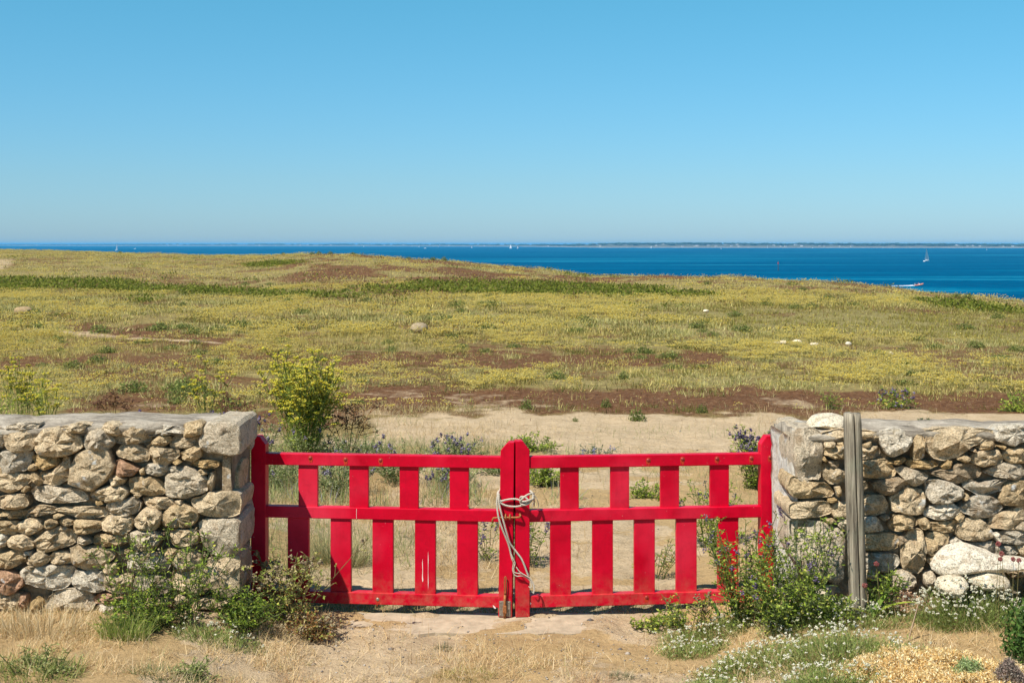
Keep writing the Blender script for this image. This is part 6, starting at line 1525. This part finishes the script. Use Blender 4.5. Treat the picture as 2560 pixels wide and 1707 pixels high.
def sailboat(px, py, hpx, label, rz, heel=0.08, jib=True, group=None):
    p = sea_at(px, py); t = thing('sailboat', label, 'sailboat', p, group)
    s_ = hpx * p.y / F / 15.6; t.scale = (s_, s_, s_); t.rotation_euler = (0, 0, rz)
    q = bpy.data.objects
    for nm, me in (('hull', HULL), ('mast', MAST), ('mainsail', MAINS), ('cabin', CAB)) + ((('jib', JIB),) if jib else ()):
        o_ = q.new(nm, me); COL.objects.link(o_); o_.parent = t; o_.rotation_euler = (heel, 0, 0)
    return t
sailboat(2317, 653.5, 34, 'largest white sailboat, on the open sea at the right', R(38), -0.06)
sailboat(292.5, 626.5, 18, 'white sailboat nearest the shore at the left, above the heath', R(75), -0.06)
sailboat(1277, 621, 10.5, 'white sailboat above the meeting stiles, left of the wooded headland', R(160))
sailboat(1802.5, 622.5, 10, 'white sailboat between the beacon pole and the far shore', R(80))
sailboat(1098.6, 617, 8, 'white sailboat close to the far shore left of the middle', R(20), jib=True)
sailboat(1918, 619.5, 10, 'white sailboat just above the beacon pole against the far shore', R(100), jib=False)
sailboat(2467, 625, 8, 'small sailboat at the far right of the sea', R(70))
for px, py, hp_ in ((9, 613.2, 5), (125, 613.6, 6), (1030, 617, 4.5), (1048, 617.5, 6), (1179, 620, 5), (1293.6, 621.5, 7), (1628, 620, 5.5), (1638, 619, 7), (2032, 620, 7), (2207, 619.8, 6), (909, 617.5, 5)):
    sailboat(px, py, hp_, 'tiny white sailboat far out near the opposite shore', rnd.uniform(0, 3.1), group='tiny sailboats near the far shore', jib=rnd.random() < 0.5)
# small motor launches far out
def launch(px, py, lpx, label):
    p = sea_at(px, py); t = thing('motor_launch', label, 'boat', p); s_ = lpx * p.y / F / 10; t.scale = (s_, s_, s_); t.rotation_euler.z = R(180)
    cab = mk('cabin', loft([[(-2, -1.0, 1.0), (-2, -0.9, 2.8), (-2, 0.9, 2.8), (-2, 1.0, 1.0)], [(2.2, -0.9, 1.1), (1.4, -0.8, 2.7), (1.4, 0.8, 2.7), (2.2, 0.9, 1.1)]]), M_WHITE)
    for nm, me in (('hull', HULL), ('cabin', cab)):
        o_ = bpy.data.objects.new(nm, me); COL.objects.link(o_); o_.parent = t
launch(337.5, 622.5, 6, 'small white motor launch right of the left sailboat')
launch(1063, 621.2, 7, 'small white motor launch in the middle of the far sea')
launch(165, 613.8, 6, 'tiny white motor launch far left under the shore')

# orange rigid inflatable speeding to the right
p = sea_at(2297, 714.5); sc_ = 23.5 * p.y / F / 6.0
t = thing('speedboat', 'orange and white inflatable speedboat racing right with a white wake', 'boat', p)
t.scale = (sc_,) * 3; t.rotation_euler = (0, -0.10, R(4))
bm = bmesh.new()
for s in (-1, 1): tube_bm(bm, spline([(-3.0, s * 1.0, 0.55), (0, s * 1.05, 0.6), (1.6, s * 0.85, 0.75), (2.6, s * 0.4, 0.98), (3.05, 0, 1.08)], 4), 0.3, 8)
me = mk('inflatable_tube', bm, M_ORANGE); o_ = bpy.data.objects.new('inflatable_tube', me); COL.objects.link(o_); o_.parent = t
me = mk('hull', hull_bm(5.6, 1.9, 0.5), M_WHITE); o_ = bpy.data.objects.new('hull', me); COL.objects.link(o_); o_.parent = t
bm = bmesh.new(); bmesh.ops.create_cube(bm, size=1, matrix=Matrix.Translation((0.3, 0, 0.95)) @ Matrix.Diagonal((0.7, 0.8, 0.9, 1))); bmesh.ops.bevel(bm, geom=bm.edges[:], offset=0.08, segments=2, affect='EDGES')
me = mk('console', bm, M_WHITE); o_ = bpy.data.objects.new('console', me); COL.objects.link(o_); o_.parent = t
bm = bmesh.new(); tube_bm(bm, [(-2.4, -0.7, 0.6), (-2.5, -0.7, 1.9), (-2.5, 0.7, 1.9), (-2.4, 0.7, 0.6)], 0.05, 6); me = mk('radar_arch', bm, M_WHITE); o_ = bpy.data.objects.new('radar_arch', me); COL.objects.link(o_); o_.parent = t
bm = bmesh.new(); bmesh.ops.create_cube(bm, size=1, matrix=Matrix.Translation((-3.15, 0, 0.8)) @ Matrix.Diagonal((0.5, 0.45, 0.9, 1))); bmesh.ops.bevel(bm, geom=bm.edges[:], offset=0.1, segments=2, affect='EDGES')
me = mk('outboard_motor', bm, M_DARK); o_ = bpy.data.objects.new('outboard_motor', me); COL.objects.link(o_); o_.parent = t
def seated(name, label, x, y, colr):
    """helmsman: one continuous skinned figure"""
    me = bpy.data.meshes.new('body'); V_ = [(0, 0, 0.9), (0, 0, 1.15), (0, 0, 1.42), (0, 0, 1.55), (0, 0, 1.72), (0.02, 0.2, 1.4), (0.12, 0.28, 1.15), (0.35, 0.2, 1.1), (0.02, -0.2, 1.4), (0.12, -0.28, 1.15), (0.35, -0.2, 1.1), (0.05, 0.1, 0.5), (0.0, 0.1, 0.1), (0.05, -0.1, 0.5), (0.0, -0.1, 0.1)]
    E = [(0, 1), (1, 2), (2, 3), (3, 4), (2, 5), (5, 6), (6, 7), (2, 8), (8, 9), (9, 10), (0, 11), (11, 12), (0, 13), (13, 14)]
    me.from_pydata(V_, E, []); o_ = bpy.data.objects.new(name, me); COL.objects.link(o_)
    md = o_.modifiers.new('skin', 'SKIN'); rad_ = [0.16, 0.15, 0.16, 0.06, 0.11, 0.08, 0.06, 0.045, 0.08, 0.06, 0.045, 0.085, 0.06, 0.085, 0.06]
    for sv_, r_ in zip(me.skin_vertices[0].data, rad_): sv_.radius = (r_, r_)
    me.skin_vertices[0].data[0].use_root = True
    o_.modifiers.new('smooth', 'SUBSURF').levels = 1
    me.materials.append(colr)
    o_.location = Vector(p) + Vector((x * sc_, y * sc_, 0.35 * sc_)); o_.scale = (sc_,) * 3
    tag(o_, label, 'person'); return o_
seated('person', 'person in red standing at the helm of the orange speedboat', -0.3, 0.1, M_BEACON_RED)
seated('person', 'person in dark clothes standing in the stern of the orange speedboat', -1.7, -0.3, M_DARK)
# wake on the water
bm = bmesh.new(); rows = []
for i in range(34):
    t_ = i / 33; xx = -2.6 - 15 * t_; ww = 0.4 + 1.3 * t_ ** 0.7; hz = 0.5 * (1 - t_) ** 2 + 0.08
    rows.append([bm.verts.new((p.x + sc_ * xx, p.y + sc_ * (yk * ww + 0.25 * mnoise.noise((i * 0.7, yk * 3, 1))), SEA_Z + sc_ * max(0.0, (hz * zk + 0.22 * (1 - 0.5 * t_) * mnoise.noise((i * 0.9, yk * 4, 5)))))) for yk, zk in ((-1, 0), (-0.6, 0.9), (0, 0.5), (0.6, 0.9), (1, 0))])
for a, b_ in zip(rows, rows[1:]):
    for k in range(4): bm.faces.new((a[k], a[k + 1], b_[k + 1], b_[k]))
o = bm_obj('wake', bm, M_FOAM, smooth=True); tag(o, 'white foaming wake behind the orange speedboat', None, None, 'stuff')

# beacon pole
p = sea_at(1945.5, 676.5); hb = 24.5 * p.y / F
t = thing('beacon_pole', 'thin dark beacon pole with a reddish top mark standing in the sea', 'beacon', p)
bm = bmesh.new(); tube_bm(bm, [(p.x, p.y, SEA_Z - 1), (p.x, p.y, SEA_Z + hb)], [0.30, 0.18], 8); bm_obj('pole', bm, M_DARK, t)
bm = bmesh.new(); tube_bm(bm, [(p.x, p.y, SEA_Z + hb * 0.66), (p.x, p.y, SEA_Z + hb * 0.86)], 0.45, 8); bm_obj('top_mark', bm, M_BEACON_RED, t)

# ------------------------------------------------------------------ haze: one closed box of thin air round everything
mh = bpy.data.materials.new('haze_air'); mh.use_nodes = True
hn = mh.node_tree.nodes; hl = mh.node_tree.links; hn.clear()
ho = hn.new('ShaderNodeOutputMaterial'); pv = hn.new('ShaderNodeVolumePrincipled')
pv.inputs['Color'].default_value = (0.14, 0.58, 1.0, 1); pv.inputs['Density'].default_value = 5.5e-5; pv.inputs['Anisotropy'].default_value = 0.0
hl.new(pv.outputs[0], ho.inputs['Volume'])
bm = bmesh.new(); bmesh.ops.create_cube(bm, size=1, matrix=Matrix.Translation((0, 20200, -2.5)) @ Matrix.Diagonal((90000, 41600, 46, 1)))
o = bm_obj('haze', bm, mh); tag(o, kind='stuff')
